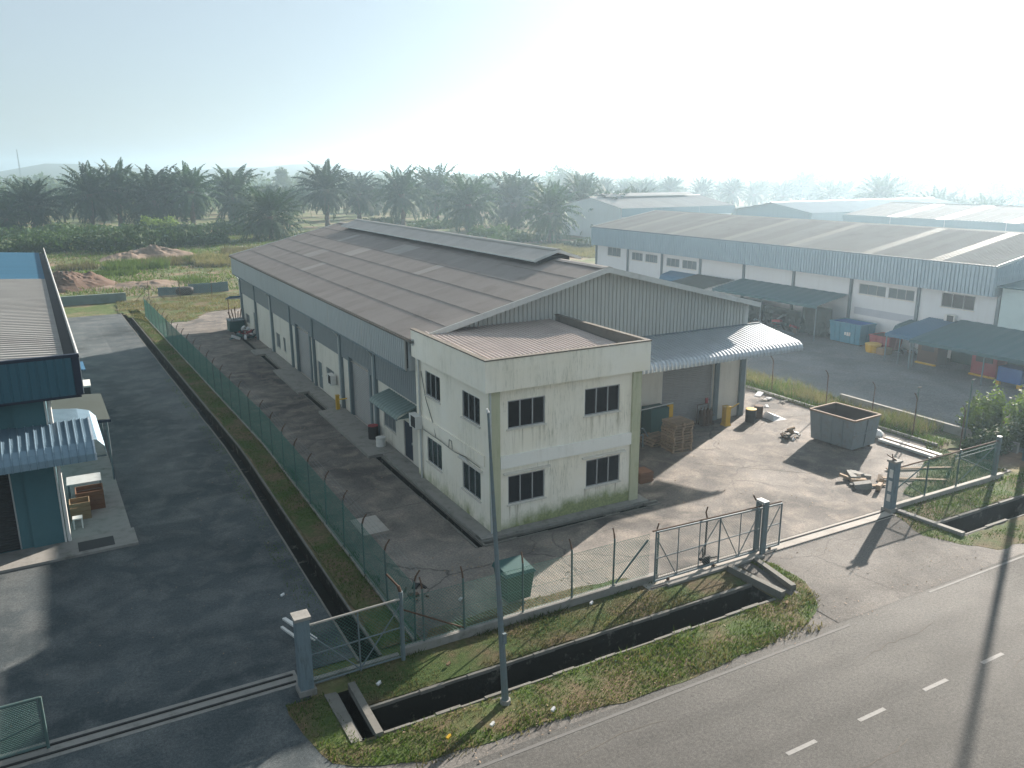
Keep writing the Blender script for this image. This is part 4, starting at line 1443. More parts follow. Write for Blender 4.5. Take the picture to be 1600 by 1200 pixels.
# right front fence
gf = thing("green_fence", "green wire fence with a top rail right of the gateway", "fence", (33, 20.42, 0))
for x, h in ((31.7, 1.95), (33.9, 1.95)):
    fence_post(gf, x, 20.42, h, None, POSTG, 0.04, base=0.18)
MB().box(36.66, 36.84, 20.34, 20.5, 0.1, 2.1).build("post", STEEL, gf)
m = MB()
m.tube((29.5, 20.42, 1.86), (36.7, 20.42, 1.9), 0.035)
m.build("top_rail", RUST, gf)
for x0, z0, x1, z1, r_ in ((33.6, 1.72, 36.7, 1.78, 0.02), (33.6, 1.55, 36.7, 1.6, 0.02), (33.9, 0.3, 36.7, 1.75, 0.025), (33.9, 1.55, 36.7, 0.35, 0.025), (29.6, 0.85, 31.7, 1.75, 0.028), (30.2, 1.1, 31.6, 0.25, 0.02)):
    MB().tube((x0, 20.42, z0), (x1, 20.42, z1), r_).build("brace", POSTG, gf)
wire_net(gf, [(29.5, 20.42, 36.7, 20.42)], 0.25, 1.84, 0.11, 0.005, WIRE)


def pillar(x, y, w, h, label, mat, cap):
    t = thing("gate_pillar", label, "gate post", (x, y, 0))
    m = MB()
    m.box(x - w / 2, x + w / 2, y - w / 2, y + w / 2, -0.05, h)
    m.build("shaft", mat, t)
    m = MB()
    m.box(x - w / 2 - 0.05, x + w / 2 + 0.05, y - w / 2 - 0.05, y + w / 2 + 0.05, h + 0.002, h + 0.09)
    m.build("cap", cap, t)
    m = MB()
    m.box(x - w / 2 - 0.06, x + w / 2 + 0.06, y - w / 2 - 0.06, y + w / 2 + 0.06, -0.08, 0.16)
    m.build("footing", CONC_D, t)
    return t


pl = pillar(29.3, 20.35, 0.34, 2.2, "blue grey concrete gate pillar with white notices right of the driveway", POSTB, CONC_D)
m = MB()
for z0, z1 in ((1.55, 1.9), (0.95, 1.4), (0.5, 0.8)):
    m.box(29.09, 29.126, 20.24, 20.4, z0, z1)
m.build("notice", PLASW, pl)
m = MB()
m.bar((29.35, 20.35, 2.29), (29.05, 20.55, 2.5), 0.16, 0.04)
m.bar((29.1, 20.3, 2.29), (29.0, 20.3, 2.62), 0.03)
m.build("broken_lamp", RUST, pl)
pillar(4.35, 20.05, 0.36, 2.3, "weathered blue concrete gate pillar at the left driveway", POSTB, CONC_D)

# panel fence between the left pillar and the corner post
pf = thing("wire_fence", "framed wire fence panel beside the left gate pillar", "fence", (5.8, 20.1, 0))
m = MB()
m.tube((4.55, 20.1, 1.98), (7.25, 20.14, 2.02), 0.035)
m.build("top_rail", CONC, pf)
m = MB()
m.tube((4.55, 20.1, 1.05), (7.25, 20.14, 1.1), 0.022)
m.tube((4.55, 20.1, 0.14), (7.25, 20.14, 0.14), 0.022)
m.tube((5.95, 20.1, 0.1), (5.95, 20.12, 1.98), 0.025)
m.tube((4.55, 20.1, 1.7), (5.95, 20.1, 0.16), 0.022)
m.tube((5.95, 20.12, 0.16), (7.2, 20.12, 1.8), 0.018)
m.tube((4.55, 20.1, 0.1), (4.55, 20.1, 1.98), 0.03)
m.build("frame", STEEL, pf)
wire_net(pf, [(4.55, 20.11, 7.25, 20.13)], 0.15, 1.95, 0.11, 0.0042, WIRE)
cp = thing("corner_post", "tall blue steel corner post with rusty bent top", "post", (7.27, 20.15, 0))
MB().tube((7.27, 20.15, -0.1), (7.27, 20.15, 2.25), 0.065, n=10).build("shaft", STEEL, cp)
m = MB()
m.tube((7.27, 20.15, 2.2), (7.22, 20.2, 2.42), 0.05)
m.tube((7.22, 20.2, 2.4), (6.98, 20.5, 2.72), 0.03)
m.build("bent_tip", RUST, cp)

# sliding gate, pushed open
sg = thing("sliding_gate", "long blue grey sliding gate of wire mesh standing open", "gate", (19.6, 20.15, 0))
GX0, GX1, GY = 16.62, 22.62, 20.16
zt = lambda x: 1.98 - 0.03 * (x - GX0)
m = MB()
m.tube((GX0, GY, zt(GX0)), (GX1, GY, zt(GX1)), 0.035)
m.tube((GX0, GY, 0.12), (GX1, GY, 0.12), 0.04)
m.build("frame", STEEL, sg)
MB().tube((GX0 - 0.2, GY - 0.05, 2.08), (GX1 - 0.1, GY - 0.05, 1.92), 0.028).build("top_rail", RUST, sg)
for i, x in enumerate((16.62, 17.62, 18.6, 19.55, 20.55, 21.55, 22.62)):
    MB().tube((x, GY, 0.1), (x, GY, zt(x)), 0.03 if i in (0, 3, 6) else 0.018).build("upright", STEEL, sg)
MB().tube((GX0, GY, 0.98), (GX1, GY, 1.0), 0.022).build("mid_rail", STEEL, sg)
for a, b in (((16.66, 1.75), (17.6, 0.15)), ((18.6, 0.6), (19.5, 1.8)), ((19.6, 1.75), (20.5, 0.15)), ((20.6, 0.2), (21.5, 1.7)), ((21.65, 0.2), (22.55, 1.7))):
    MB().tube((a[0], GY + 0.02, a[1]), (b[0], GY + 0.02, b[1]), 0.018).build("brace", STEEL, sg)
wire_net(sg, [(GX0, GY, GX1, GY)], 0.14, 1.9, 0.10, 0.004, WIREG)
for x in (17.2, 19.3, 22.1):
    m = MB()
    m.lathe((x, GY - 0.03, 0.02), [(0.02, 0.0), (0.06, 0.02), (0.06, 0.1), (0.02, 0.12)], 8)
    m.build("wheel", RUST, sg)
for x, h, lb in ((16.85, 2.1, "rusty topped steel post at the left end of the sliding gate"), (19.05, 2.25, "dark bent steel post behind the middle of the sliding gate")):
    t = thing("guide_post", lb, "post", (x, 20.32, 0))
    MB().tube((x, 20.34, 0), (x + 0.02, 20.34, h - 0.3), 0.035, n=6).build("shaft", POSTG if x < 18 else BLACKP, t)
    m = MB()
    m.tube((x + 0.02, 20.34, h - 0.34), (x - 0.04, 20.36, h - 0.1), 0.03, n=6)
    m.tube((x - 0.04, 20.36, h - 0.12), (x - 0.02, 20.3, h + 0.12), 0.026, n=6)
    m.build("bent_tip", RUST, t)
gp = thing("gate_post", "twin steel channel gate post beside the open sliding gate", "gate post", (21.6, 20.0, 0))
for y in (20.0, 20.34):
    MB().box(21.5, 21.72, y - 0.05, y + 0.05, -0.02, 2.12).build("channel", STEEL, gp)
MB().box(21.48, 21.74, 19.96, 20.38, 2.06, 2.14).build("cross_bar", TRIM, gp)
m = MB()
m.tube((21.45, 20.36, 2.1), (21.35, 20.4, 2.3), 0.03, n=6)
m.build("bent_tip", RUST, gp)
m = MB()
m.tube((18.7, 20.2, 0.42), (19.6, 20.3, 0.28), 0.06, 0.03, n=6)
m.tube((18.9, 20.25, 0.3), (19.0, 20.4, 0.7), 0.03, n=6)
m.box(18.95, 19.2, 20.2, 20.36, 0.16, 0.45)
tag(m.build("gate_motor", BLACKP), "dark gate motor wreck at the foot of the sliding gate", "machine")

# left low gate at the picture's lower left
lg = thing("side_gate", "dark framed wire gate standing at the lower left edge", "gate", (-1.95, 20.85, 0))
m = MB()
m.tube((-5.5, 20.85, 1.5), (-1.95, 20.85, 1.5), 0.04)
m.tube((-5.5, 20.85, 0.15), (-1.95, 20.85, 0.15), 0.035)
m.build("rail", POSTG, lg)
MB().tube((-1.95, 20.85, 0.05), (-1.95, 20.85, 1.52), 0.04).build("upright", POSTG, lg)
MB().tube((-4.6, 20.85, 0.2), (-2.0, 20.85, 0.85), 0.022).build("brace", POSTG, lg)
wire_net(lg, [(-5.5, 20.85, -1.95, 20.85)], 0.15, 1.5, 0.07, 0.003, WIRE)

# ------------------------------------------------------------------ lamp posts
lp = thing("lamp_post", "slim leaning grey steel pole on the roadside verge before the office", "lamp post", (8.97, 16.92, 0))
b = Vector((8.97, 16.92, 0.0))
t_ = b + Vector((-0.33, 0.18, 8.25))
m = MB()
m.tube(b, b.lerp(t_, 0.2), 0.105, 0.09, n=8)
m.tube(b.lerp(t_, 0.2), t_, 0.088, 0.028, n=8)
m.build("pole", STEEL, lp)
m = MB()
m.tube(b, b + Vector((0, 0, 0.12)), 0.16, 0.15, n=8)
m.build("base", CONC_D, lp)
MB().box(b.x - 0.12, b.x - 0.02, b.y - 0.14, b.y - 0.06, 1.9, 2.2).build("access_plate", STEEL, lp)
MB().tube(t_, t_ + Vector((-0.02, 0.02, 0.1)), 0.05, 0.03).build("cap", PLASW, lp)
# its neighbour stands just outside the right edge of the picture and throws the long shadow over the road
LX, LY = 40.6, 21.15
lp2 = thing("lamp_post", "tall street lamp right of the picture whose shadow crosses the road", "lamp post", (LX, LY, 0))
m = MB()
m.tube((LX, LY, 0), (LX, LY, 12.5), 0.17, 0.1, n=8)
m.build("pole", STEEL, lp2)
MB().bar((LX, LY, 12.4), (LX, LY - 2.1, 12.9), 0.09).build("arm", STEEL, lp2)
MB().box(LX - 0.2, LX + 0.2, LY - 2.7, LY - 1.9, 12.85, 13.0).build("lamp_head", TRIM, lp2)

# ------------------------------------------------------------------ skip, pallets, yard clutter
RUSTL = worn("rusty_rim", (0.23, 0.16, 0.115), (0.11, 0.07, 0.045), 0.8, 6, 0.85)


def skip(loc, rot, l, w, h, label, mat, inner, cat="skip", name="skip_bin", ribs=4):
    t = thing(name, label, cat, loc, rot)
    ORG[t.name] = Vector((0, 0, 0))
    m = MB()
    bw, bl = w - 0.24, l - 0.24
    Wb, Lb, Wt, Lt = bw / 2, bl / 2, w / 2, l / 2
    cb = [(-Wb, -Lb), (Wb, -Lb), (Wb, Lb), (-Wb, Lb)]
    ct = [(-Wt, -Lt), (Wt, -Lt), (Wt, Lt), (-Wt, Lt)]
    for i in range(4):
        j = (i + 1) % 4
        m.face((*cb[i], 0.1), (*cb[j], 0.1), (*ct[j], h), (*ct[i], h))
    m.face(*[(*c, 0.1) for c in reversed(cb)])
    body = m.build("body", mat, t)
    m = MB()
    k = 1 - 0.1 / w
    for i in range(4):
        j = (i + 1) % 4
        m.face((cb[j][0] * k, cb[j][1] * k, 0.16), (cb[i][0] * k, cb[i][1] * k, 0.16), (ct[i][0] * k, ct[i][1] * k, h - 0.01), (ct[j][0] * k, ct[j][1] * k, h - 0.01))
    m.face(*[(c[0] * k, c[1] * k, 0.16) for c in cb])
    m.build("inside", inner, t)
    m = MB()
    r = 0.05
    for i in range(4):
        j = (i + 1) % 4
        m.bar((*ct[i], h), (*ct[j], h), 0.1, 0.09)
    m.build("rim", RUSTL if ribs == 4 else mat, t)
    for i in range(1, ribs):
        f = i / ribs
        for s in (-1, 1):
            yb, yt = -Lb + 2 * Lb * f, -Lt + 2 * Lt * f
            m = MB()
            m.bar((s * (Wb + 0.03), yb, 0.12), (s * (Wt + 0.03), yt, h - 0.04), 0.07, 0.05)
            m.build("rib", mat, t)
    for s in (-1, 1):
        m = MB()
        m.bar((0, s * (Lb + 0.03), 0.12), (0, s * (Lt + 0.03), h - 0.04), 0.07, 0.05)
        m.build("rib", mat, t)
        m = MB()
        m.bar((-Wt + 0.1, s * ((Lb + Lt) / 2 + 0.03), h * 0.52), (Wt - 0.1, s * ((Lb + Lt) / 2 + 0.03), h * 0.52), 0.05, 0.07)
        m.build("rail", mat, t)
    for s in (-1, 1):
        MB().box(s * Wb * 0.6 - 0.07, s * Wb * 0.6 + 0.07, -Lb, Lb, 0.0, 0.1).build("skid", RUST, t)
    return t


skip((34.98, 27.52, 0), rad(4), 2.72, 2.15, 1.68, "open topped grey steel skip with a rusty rim in the yard", BINST, SKIPIN)


slat = MB().box(-0.6, 0.6, -0.045, 0.045, 0, 0.022).mesh("pallet_slat", WOOD)
bear = MB().box(-0.04, 0.04, -0.55, 0.55, 0, 0.09).mesh("pallet_bearer", WOOD)
bslat = MB().box(-0.6, 0.6, -0.05, 0.05, 0, 0.028).mesh("pallet_base_slat", WOOD)


def pallet(x, y, z, rot, label, group=None):
    t = thing("wooden_pallet", label, "pallet", (x, y, z), rot, group)
    for i in range(7):
        link("deck_slat", slat, t, (0, -0.5 + i / 6, 0.122))
    for s in (-0.55, 0, 0.55):
        link("bearer", bear, t, (s, 0, 0.03))
    for s in (-0.5, 0, 0.5):
        link("base_slat", bslat, t, (0, s, 0))
    return t


ORD = ["lowest", "second", "third", "fourth", "fifth", "sixth", "seventh", "eighth", "ninth", "tenth", "eleventh"]
for i in range(11):
    lb = "weathered wooden pallet, %s of the tall stack beneath the canopy" % (ORD[i] if i else "lowest")
    if i == 10:
        lb = "weathered wooden pallet on top of the tall stack beneath the canopy"
    elif i:
        lb = "weathered wooden pallet, %s from the ground in the stack beneath the canopy" % ORD[i]
    pallet(26.62 + random.uniform(-0.04, 0.04), 31.0 + random.uniform(-0.05, 0.05), i * 0.1455, rad(88 + random.uniform(-4, 4)) + math.pi / 2, lb, "pallets stacked under the canopy")
for i in range(3):
    pallet(26.2 + 0.05 * i, 32.35, i * 0.1455, rad(93 + 3 * i) + math.pi / 2, "weathered pallet, %s of the low stack behind the tall one" % ("lowest", "middle one", "top one")[i], "pallets in the low stack")
# crate by the office corner
ct = thing("wooden_crate", "low red brown wooden crate at the office corner", "crate", (22.3, 28.2, 0))
for i in range(5):
    MB().box(21.95, 22.65, 27.9 + i * 0.15, 28.03 + i * 0.15, 0.5, 0.53).build("slat", WOODR, ct)
for z in (0.06, 0.22, 0.38):
    MB().box(21.93, 22.67, 27.88, 27.9, z, z + 0.11).build("slat", WOODR, ct)
    MB().box(21.91, 21.93, 27.88, 28.66, z, z + 0.11).build("slat", WOODR, ct)
MB().box(21.96, 22.64, 27.92, 28.62, 0.0, 0.48).build("core", WOODR, ct)


def bollard(x, y, label, h=1.05, w=0.3, arm=None, tilt=0):
    t = thing("bollard", label, "bollard", (x, y, 0))
    m = MB()
    m.hexa([(x - w / 2 - 0.05, y - w / 2 - 0.05, 0), (x + w / 2 + 0.05, y - w / 2 - 0.05, 0), (x + w / 2 + 0.05, y + w / 2 + 0.05, 0), (x - w / 2 - 0.05, y + w / 2 + 0.05, 0)],
           [(x - w / 2, y - w / 2, 0.18), (x + w / 2, y - w / 2, 0.18), (x + w / 2, y + w / 2, 0.18), (x - w / 2, y + w / 2, 0.18)])
    m.box(x - w / 2, x + w / 2, y - w / 2, y + w / 2, 0.18, h)
    m.box(x - w / 2 - 0.02, x + w / 2 + 0.02, y - w / 2 - 0.02, y + w / 2 + 0.02, h, h + 0.04)
    m.build("body", YELL, t)
    if arm:
        MB().tube((x, y, h - 0.25), arm, 0.04).build("arm", YELL, t)
    return t


bollard(31.7, 32.8, "thick yellow steel bollard before the front roller shutter", 1.1, 0.34, (33.4, 33.6, 0.85))
bollard(13.25, 46.35, "yellow steel bollard beside the side roller shutter", 1.0, 0.2, (13.6, 45.6, 0.95))
yp = thing("yellow_post", "tall yellow painted guard post beside the green machine", "post", (27.75, 33.0, 0))
MB().box(27.62, 27.9, 32.9, 33.12, 0, 1.75).build("shaft", YELL, yp)
MB().bar((24.2, 32.6, 1.8), (28.0, 33.05, 1.78), 0.05).build("top_bar", TRIM, yp)
mc = thing("green_machine", "dark green electrical cabinet and pump set beneath the canopy", "machine", (25.8, 33.2, 0))
MB().box(26.3, 27.5, 32.75, 33.6, 0, 1.7).build("cabinet", DGREEN, mc)
MB().box(24.4, 25.4, 33.0, 33.7, 0.7, 1.5).build("control_box", COLB, mc)
m = MB()
m.lathe((24.9, 32.5, 0.1), [(0.28, 0), (0.3, 0.1), (0.3, 0.6), (0.22, 0.75), (0.05, 0.8)], 12)
m.build("tank", DGREEN, mc)
m = MB()
m.path([(24.9, 32.5, 0.85), (25.5, 32.4, 0.9), (25.8, 32.3, 0.4), (25.9, 32.2, 0.1)], 0.04)
m.path([(24.3, 32.2, 0.05), (24.3, 32.2, 0.7), (25.2, 32.0, 0.7), (25.2, 32.0, 0.05)], 0.04)
m.build("pipework", STEEL, mc)
yb = MB()
yb.hexa([(21.4, 30.2, 0), (22.2, 30.2, 0), (22.2, 30.7, 0), (21.4, 30.7, 0)], [(21.4, 30.2, 0.9), (22.15, 30.2, 0.75), (22.15, 30.7, 0.75), (21.4, 30.7, 0.9)])
tag(yb.build("yellow_barrow", YELL), "yellow steel tub half hidden behind the office corner", "tub")


def bottle_rack(x, y, label):
    t = thing("bottle_trolley", label, "trolley", (x, y, 0))
    cyl = MB().lathe((0, 0, 0), [(0.1, 0), (0.11, 0.03), (0.11, 0.7), (0.06, 0.82), (0.03, 0.84), (0.03, 0.92)], 10).mesh("gas_bottle", RUST)
    k = 0
    for i in range(3):
        for j in range(2):
            o = link("gas_bottle", cyl, t, (i * 0.25 - 0.25, j * 0.25, 0.1))
    m = MB()
    m.box(x - 0.42, x + 0.42, y - 0.16, y + 0.44, 0.04, 0.09)
    m.path([(x - 0.4, y + 0.42, 0.08), (x - 0.4, y + 0.42, 1.15), (x + 0.4, y + 0.42, 1.15), (x + 0.4, y + 0.42, 0.08)], 0.025)
    m.path([(x - 0.4, y - 0.15, 0.6), (x + 0.4, y - 0.15, 0.6)], 0.02)
    m.build("frame", RUST, t)
    m = MB()
    m.box(x + 0.15, x + 0.33, y + 0.36, y + 0.42, 1.2, 1.5)
    m.build("red_tag", REDP, t)
    return t


bottle_rack(30.75, 33.3, "rusty trolley of gas bottles beside the front shutter")


def barrel(x, y, r, h, label, mat, name="drum", cat="drum", lid=None):
    t = thing(name, label, cat, (x, y, 0))
    m = MB()
    m.lathe((x, y, 0), [(r * 0.94, 0), (r, 0.03), (r, h * 0.32), (r * 1.04, h * 0.34), (r, h * 0.36), (r, h * 0.64), (r * 1.04, h * 0.66), (r, h * 0.68), (r, h)], 16)
    m.build("body", mat, t)
    m = MB()
    m.lathe((x, y, h), [(r * 1.03, 0), (r * 1.03, 0.03), (r * 0.85, 0.035)], 16)
    m.build("lid", lid or mat, t)
    return t


barrel(33.4, 32.6, 0.3, 0.75, "black drum with a yellowish lid at the warehouse corner", BLACKP, lid=YELL)
barrel(34.4, 33.0, 0.26, 0.7, "dark brown drum behind the warehouse corner post", RUST)
barrel(13.28, 40.0, 0.27, 0.85, "dark dustbin with a red lid beside the side door", BLACKP, "dustbin", "bin", REDP)
barrel(13.2, 38.6, 0.25, 0.6, "white plastic barrel below the side window", PLASW, "water_barrel", "barrel")
m = MB()
m.hexa([(34.6, 32.0, 0.0), (35.6, 31.9, 0.0), (35.7, 32.9, 0.0), (34.7, 33.0, 0.0)], [(34.8, 32.2, 0.3), (35.4, 32.2, 0.06), (35.5, 32.8, 0.08), (34.9, 32.9, 0.34)])
tag(m.build("tarpaulin", SACKW), "crumpled pale tarpaulin lying beside the drums", "tarpaulin")
# green wheeled bin behind the front fence
gb = thing("wheeled_bin", "green wheeled waste bin behind the front fence", "bin", (11.9, 21.75, 0))
m = MB()
m.hexa([(11.45, 21.35, 0.12), (12.3, 21.35, 0.12), (12.3, 22.1, 0.12), (11.45, 22.1, 0.12)], [(11.35, 21.25, 1.1), (12.4, 21.25, 1.1), (12.4, 22.2, 1.1), (11.35, 22.2, 1.1)])
m.build("body", BING, gb)
m = MB()
m.hexa([(11.3, 21.2, 1.1), (12.45, 21.2, 1.1), (12.45, 22.25, 1.1), (11.3, 22.25, 1.1)], [(11.36, 21.26, 1.2), (12.39, 21.26, 1.2), (12.39, 22.2, 1.27), (11.36, 22.2, 1.27)])
m.build("lid", DGREEN, gb)
for x in (11.5, 12.25):
    MB().tube((x - 0.04, 22.1, 0.12), (x + 0.04, 22.1, 0.12), 0.12, n=10).build("wheel", BLACKP, gb)


def rubble(name, label, c, r, n, mats, cat="debris", size=(0.08, 0.35), zs=0.6):
    t = thing(name, label, cat, c)
    for i in range(n):
        a, q = random.uniform(0, 6.28), r * math.sqrt(random.random())
        s = random.uniform(*size)
        m = MB()
        d = Vector((random.uniform(-1, 1), random.uniform(-1, 1), random.uniform(-0.3, 0.3))).normalized()
        e = d.cross(Vector((0, 0, 1)))
        z = c[2] + s * 0.3 + max(0, (1 - q / r)) * zs * random.random()
        m.obox((c[0] + q * math.cos(a), c[1] + q * math.sin(a), z), d, e, s, s * random.uniform(0.2, 0.6), s * random.uniform(0.12, 0.4))
        m.build("piece", random.choice(mats), t)
    return t


rubble("scrap_heap", "small heap of scrap left of the grey skip", (33.3, 29.4, 0), 0.55, 22, [RUST, BLACKP, STEEL, CARD, SACKW], "scrap heap", (0.06, 0.22), 0.6)
rubble("litter", "scrap and plastic litter in the shaded front yard", (9.1, 23.6, 0), 0.5, 8, [SACKW, BLACKP, RUST], "litter", (0.04, 0.2), 0.1)
rubble("scrap_heap", "jumble of scrap parts by the far end of the side wall", (13.1, 72.5, 0.1), 1.6, 40, [RUST, BLACKP, REDP, STEEL, SACKW, DGREEN], "scrap heap", (0.1, 0.4), 0.9)
rubble("litter", "pale rubble scattered before the right boundary kerb", (37.4, 34.6, 0), 1.1, 9, [SACKW, CONC], "litter", (0.05, 0.22), 0.05)
rubble("timber_pile", "pile of planks and blocks behind the right gate pillar", (31.2, 23.0, 0), 0.9, 14, [WOOD, WOOD, CONC_D], "timber", (0.12, 0.45), 0.2)
sp = thing("metal_bin", "dark blue bin of scrap at the far warehouse corner", "bin", (13.0, 76.6, 0))
MB().box(12.2, 13.5, 75.9, 77.4, 0.0, 0.95).build("body", DGREEN, sp)
MB().box(12.14, 13.56, 75.84, 77.46, 0.95, 1.02).build("rim", STEEL, sp)
for i in range(5):
    MB().bar((12.5 + 0.2 * i, 76.2 + 0.2 * i, 0.9), (12.3 + 0.3 * i, 76.9, 1.7 + 0.2 * (i % 3)), 0.07).build("scrap_bar", RUST, sp)


def sack(x, y, z, rx, ry, rz, rot, label, group):
    t = MB()
    rows = []
    for i in range(7):
        f = -1 + 2 * i / 6
        k = math.sqrt(max(0.02, 1 - f ** 4)) * 0.95
        rows.append([(f * rx, math.cos(a) * ry * k * (1 + 0.12 * math.sin(3 * a + i)), max(-rz * 0.8, math.sin(a) * rz * k)) for a in [j * math.pi / 6 for j in range(13)]])
    t.grid(rows)
    o = t.build("white_sack", SACKW, None, True)
    o.location = (x, y, z + rz * 0.8)
    o.rotation_euler = (0, 0, rot)
    return tag(o, label, "sack", group)


sack(37.3, 28.0, 0, 0.5, 0.28, 0.22, 0.4, "white sack lying nearest the skip", "sacks beside the skip")
sack(37.35, 27.3, 0, 0.55, 0.3, 0.25, 1.2, "fat white sack lying right of the skip", "sacks beside the skip")
sack(37.2, 27.7, 0.34, 0.45, 0.26, 0.2, 0.1, "white sack on top of the other two", "sacks beside the skip")
# long steel sections on the ground near the right fence
for i, (x, mt, lb) in enumerate(((36.75, TRIM, "pale steel channel lying nearest the yard beside the right fence"), (37.0, RUST, "rusty steel channel lying between the two pale ones"), (37.25, TRIM, "pale steel channel lying nearest the boundary kerb"))):
    m = MB()
    m.box(x - 0.09, x + 0.09, 23.4, 26.6, 0.06, 0.1)
    m.box(x - 0.09, x - 0.06, 23.4, 26.6, 0.1, 0.2)
    m.box(x + 0.06, x + 0.09, 23.4, 26.6, 0.1, 0.2)
    o = m.build("steel_channel", mt)
    tag(o, lb, "steel section", "steel sections on the ground")
for y, lb in ((24.0, "timber bearer under the near end of the steel channels"), (26.0, "timber bearer under the far end of the steel channels")):
    tag(MB().box(36.5, 37.5, y - 0.06, y + 0.06, 0, 0.06).build("timber_bearer", WOOD), lb, "timber")
for i, (a, b, lb) in enumerate((((32.2, 22.9), (34.6, 21.3), "pale plank lying across the weeds behind the fence"), ((33.4, 23.6), (36.4, 22.2), "longer plank edging the weeds behind the fence"), ((30.6, 22.6), (31.6, 22.3), "short board lying behind the gate pillar"))):
    o = MB().bar((*a, 0.08), (*b, 0.06), 0.16, 0.05).build("plank", WOOD)
    tag(o, lb, "plank", "planks behind the right fence")
# fluorescent fittings dumped by the left pillar
for i, (a, b, lb) in enumerate((((4.6, 23.6), (5.0, 21.3), "white lamp fitting propped behind the left gate pillar"), ((4.45, 23.3), (4.8, 21.6), "narrow white lamp fitting lying beside the broader one"))):
    o = MB().bar((*a, 0.35 - 0.1 * i), (*b, 0.75 - 0.3 * i), 0.12 - 0.04 * i, 0.06).build("lamp_fitting", PLASW)
    tag(o, lb, "lamp fitting", "dumped lamp fittings")
# small litter
LIT = [((9.9, 15.95), "white paper cup at the foot of the verge by the road", SACKW), ((7.0, 16.3), "orange wrapper on the grass below the lamp post", YELL), ((8.2, 16.2), "pale scrap of paper on the verge grass", PLASW),
       ((13.9, 20.05), "white triangular plastic scrap below the front fence", SACKW), ((8.3, 19.2), "crumpled paper on the brown grass strip", CARD), ((19.6, 16.9), "small pale stone at the verge end", CARD),
       ((5.0, 25.6), "white plastic bottle on the left lot", SACKW), ((6.2, 19.3), "white scrap at the corner post foot", SACKW), ((10.2, 22.4), "white wrapper on the shaded asphalt by the front fence", SACKW), ((38.0, 36.5), "white plastic sheet by the boundary kerb", SACKW)]
for (x, y), lb, mt in LIT:
    m = MB()
    s = 0.25 if "sheet" in lb else 0.05
    m.obox((x, y, 0.09), (1, 0.5, 0.2), (-0.5, 1, 0), s * 1.3, s * 0.8, 0.03)
    m.obox((x + s, y + s * 0.6, 0.1), (0.2, 1, 0.4), (-1, 0.2, 0), s * 0.7, s * 0.5, 0.02)
    tag(m.build("litter", mt), lb, "litter")

# ------------------------------------------------------------------ left building (built in its own axes, turned a little)
A = thing("blue_trimmed_building", "left hand factory building with blue fascia and ribbed grey roof", "building", (-0.11, 33.0, 0), rad(1.84))
AL = 51.5
m = MB()
corr_wall(m, (-22, 0.0), (-0.22, 0.0), 6.12, 7.52, 0.29, 0.02, (0, -1))
m.build("front_fascia", BLUE, A)
m = MB()
m.box(-22, 0.04, -0.03, 0.12, 7.52, 7.64)
m.box(-0.22, 0.02, -0.04, 0.1, 6.1, 7.52)
m.box(-22, -0.22, -0.02, 0.1, 6.06, 6.12)
m.build("fascia_trim", BLUED, A)
MB().box(0.0, 0.05, 0.12, AL, 6.1, 7.6).build("side_fascia", PLASW, A)
MB().box(-0.42, -0.001, 0.13, AL, 7.0, 7.12).build("gutter", BLACKS, A)
MB().box(-22, -0.05, 0.05, 1.0, 6.0, 6.05).build("soffit", BLUED, A)
MB().box(-1.3, -0.02, 1.0, AL, 6.0, 6.05).build("side_soffit", BLUED, A)
ag = rib_sheet("grey_roof_sheet", ROOFB, 0.96, 14, 2, 0.09)
ab = rib_sheet("blue_roof_sheet", BLUER, 0.96, 14, 2, 0.03)
n = int(AL / 0.96)
for i in range(n):
    o = link("roof_sheet", ab if i * 0.96 > 28.5 else ag, A)
    o.rotation_euler = (0, -rad(3.5), math.pi)
    o.location = (-0.42, 0.13 + (i + 1) * 0.96, 7.22)
MB().box(-14.5, -0.43, 28.6, 28.85, 7.2, 7.21).build("roof_joint", TRIM, A)
m = MB()
wall_holes(m, 'y', 1.0, -22, -1.3, 0.0, 6.02, [(-6.6, -2.75, 0.05, 4.1)], 0.3, -1)
m.face((-1.3, 1.0, 0), (-1.3, AL, 0), (-1.3, AL, 6.02), (-1.3, 1.0, 6.02))
m.face((-22, AL, 0), (-1.3, AL, 0), (-1.3, AL, 7), (-22, AL, 7))
m.build("wall", TEALW, A)
shutter(A, 'y', 1.2, -6.6, -2.75, 0.05, 4.1, -1, BLACKS)
MB().box(-2.35, -1.28, 0.9, 1.3, 0, 6.0).build("corner_pier", TEALW, A)
MB().tube((-1.15, 0.95, 0.1), (-1.15, 0.95, 6.0), 0.07).build("drainpipe", PLASW, A)
MB().tube((-1.28, 0.88, 0.1), (-1.28, 0.88, 6.0), 0.035).build("drainpipe", PLASW, A)
# bull-nosed front canopy in ribbed sheets
prof = [(0.98, 4.92), (-0.35, 4.55), (-0.62, 4.45), (-0.82, 4.28), (-0.93, 4.05), (-0.95, 3.80)]
for k in range(20):
    x0 = 0.08 - 0.52 * (k + 1)
    xs = []
    for t, o in ((0, 0), (0.40, 0), (0.43, 1), (0.48, 1), (0.5, 0), (0.9, 0), (0.93, 1), (0.98, 1), (1.0, 0)):
        xs.append((x0 + 0.52 * t, o))
    rows = []
    for j, (y, z) in enumerate(prof):
        ny, nz = ((0, 1), (0, 1), (-0.4, 0.9), (-0.75, 0.65), (-0.95, 0.3), (-1, 0))[j]
        rows.append([(x, y + ny * o * 0.045, z + nz * o * 0.045) for x, o in xs])
    MB().grid(rows).build("canopy_sheet", RIBB, A)
m = MB()
for j in range(len(prof) - 1):
    m.bar((0.09, prof[j][0], prof[j][1]), (0.09, prof[j + 1][0], prof[j + 1][1]), 0.05, 0.09)
m.build("canopy_edge", RIBP, A)
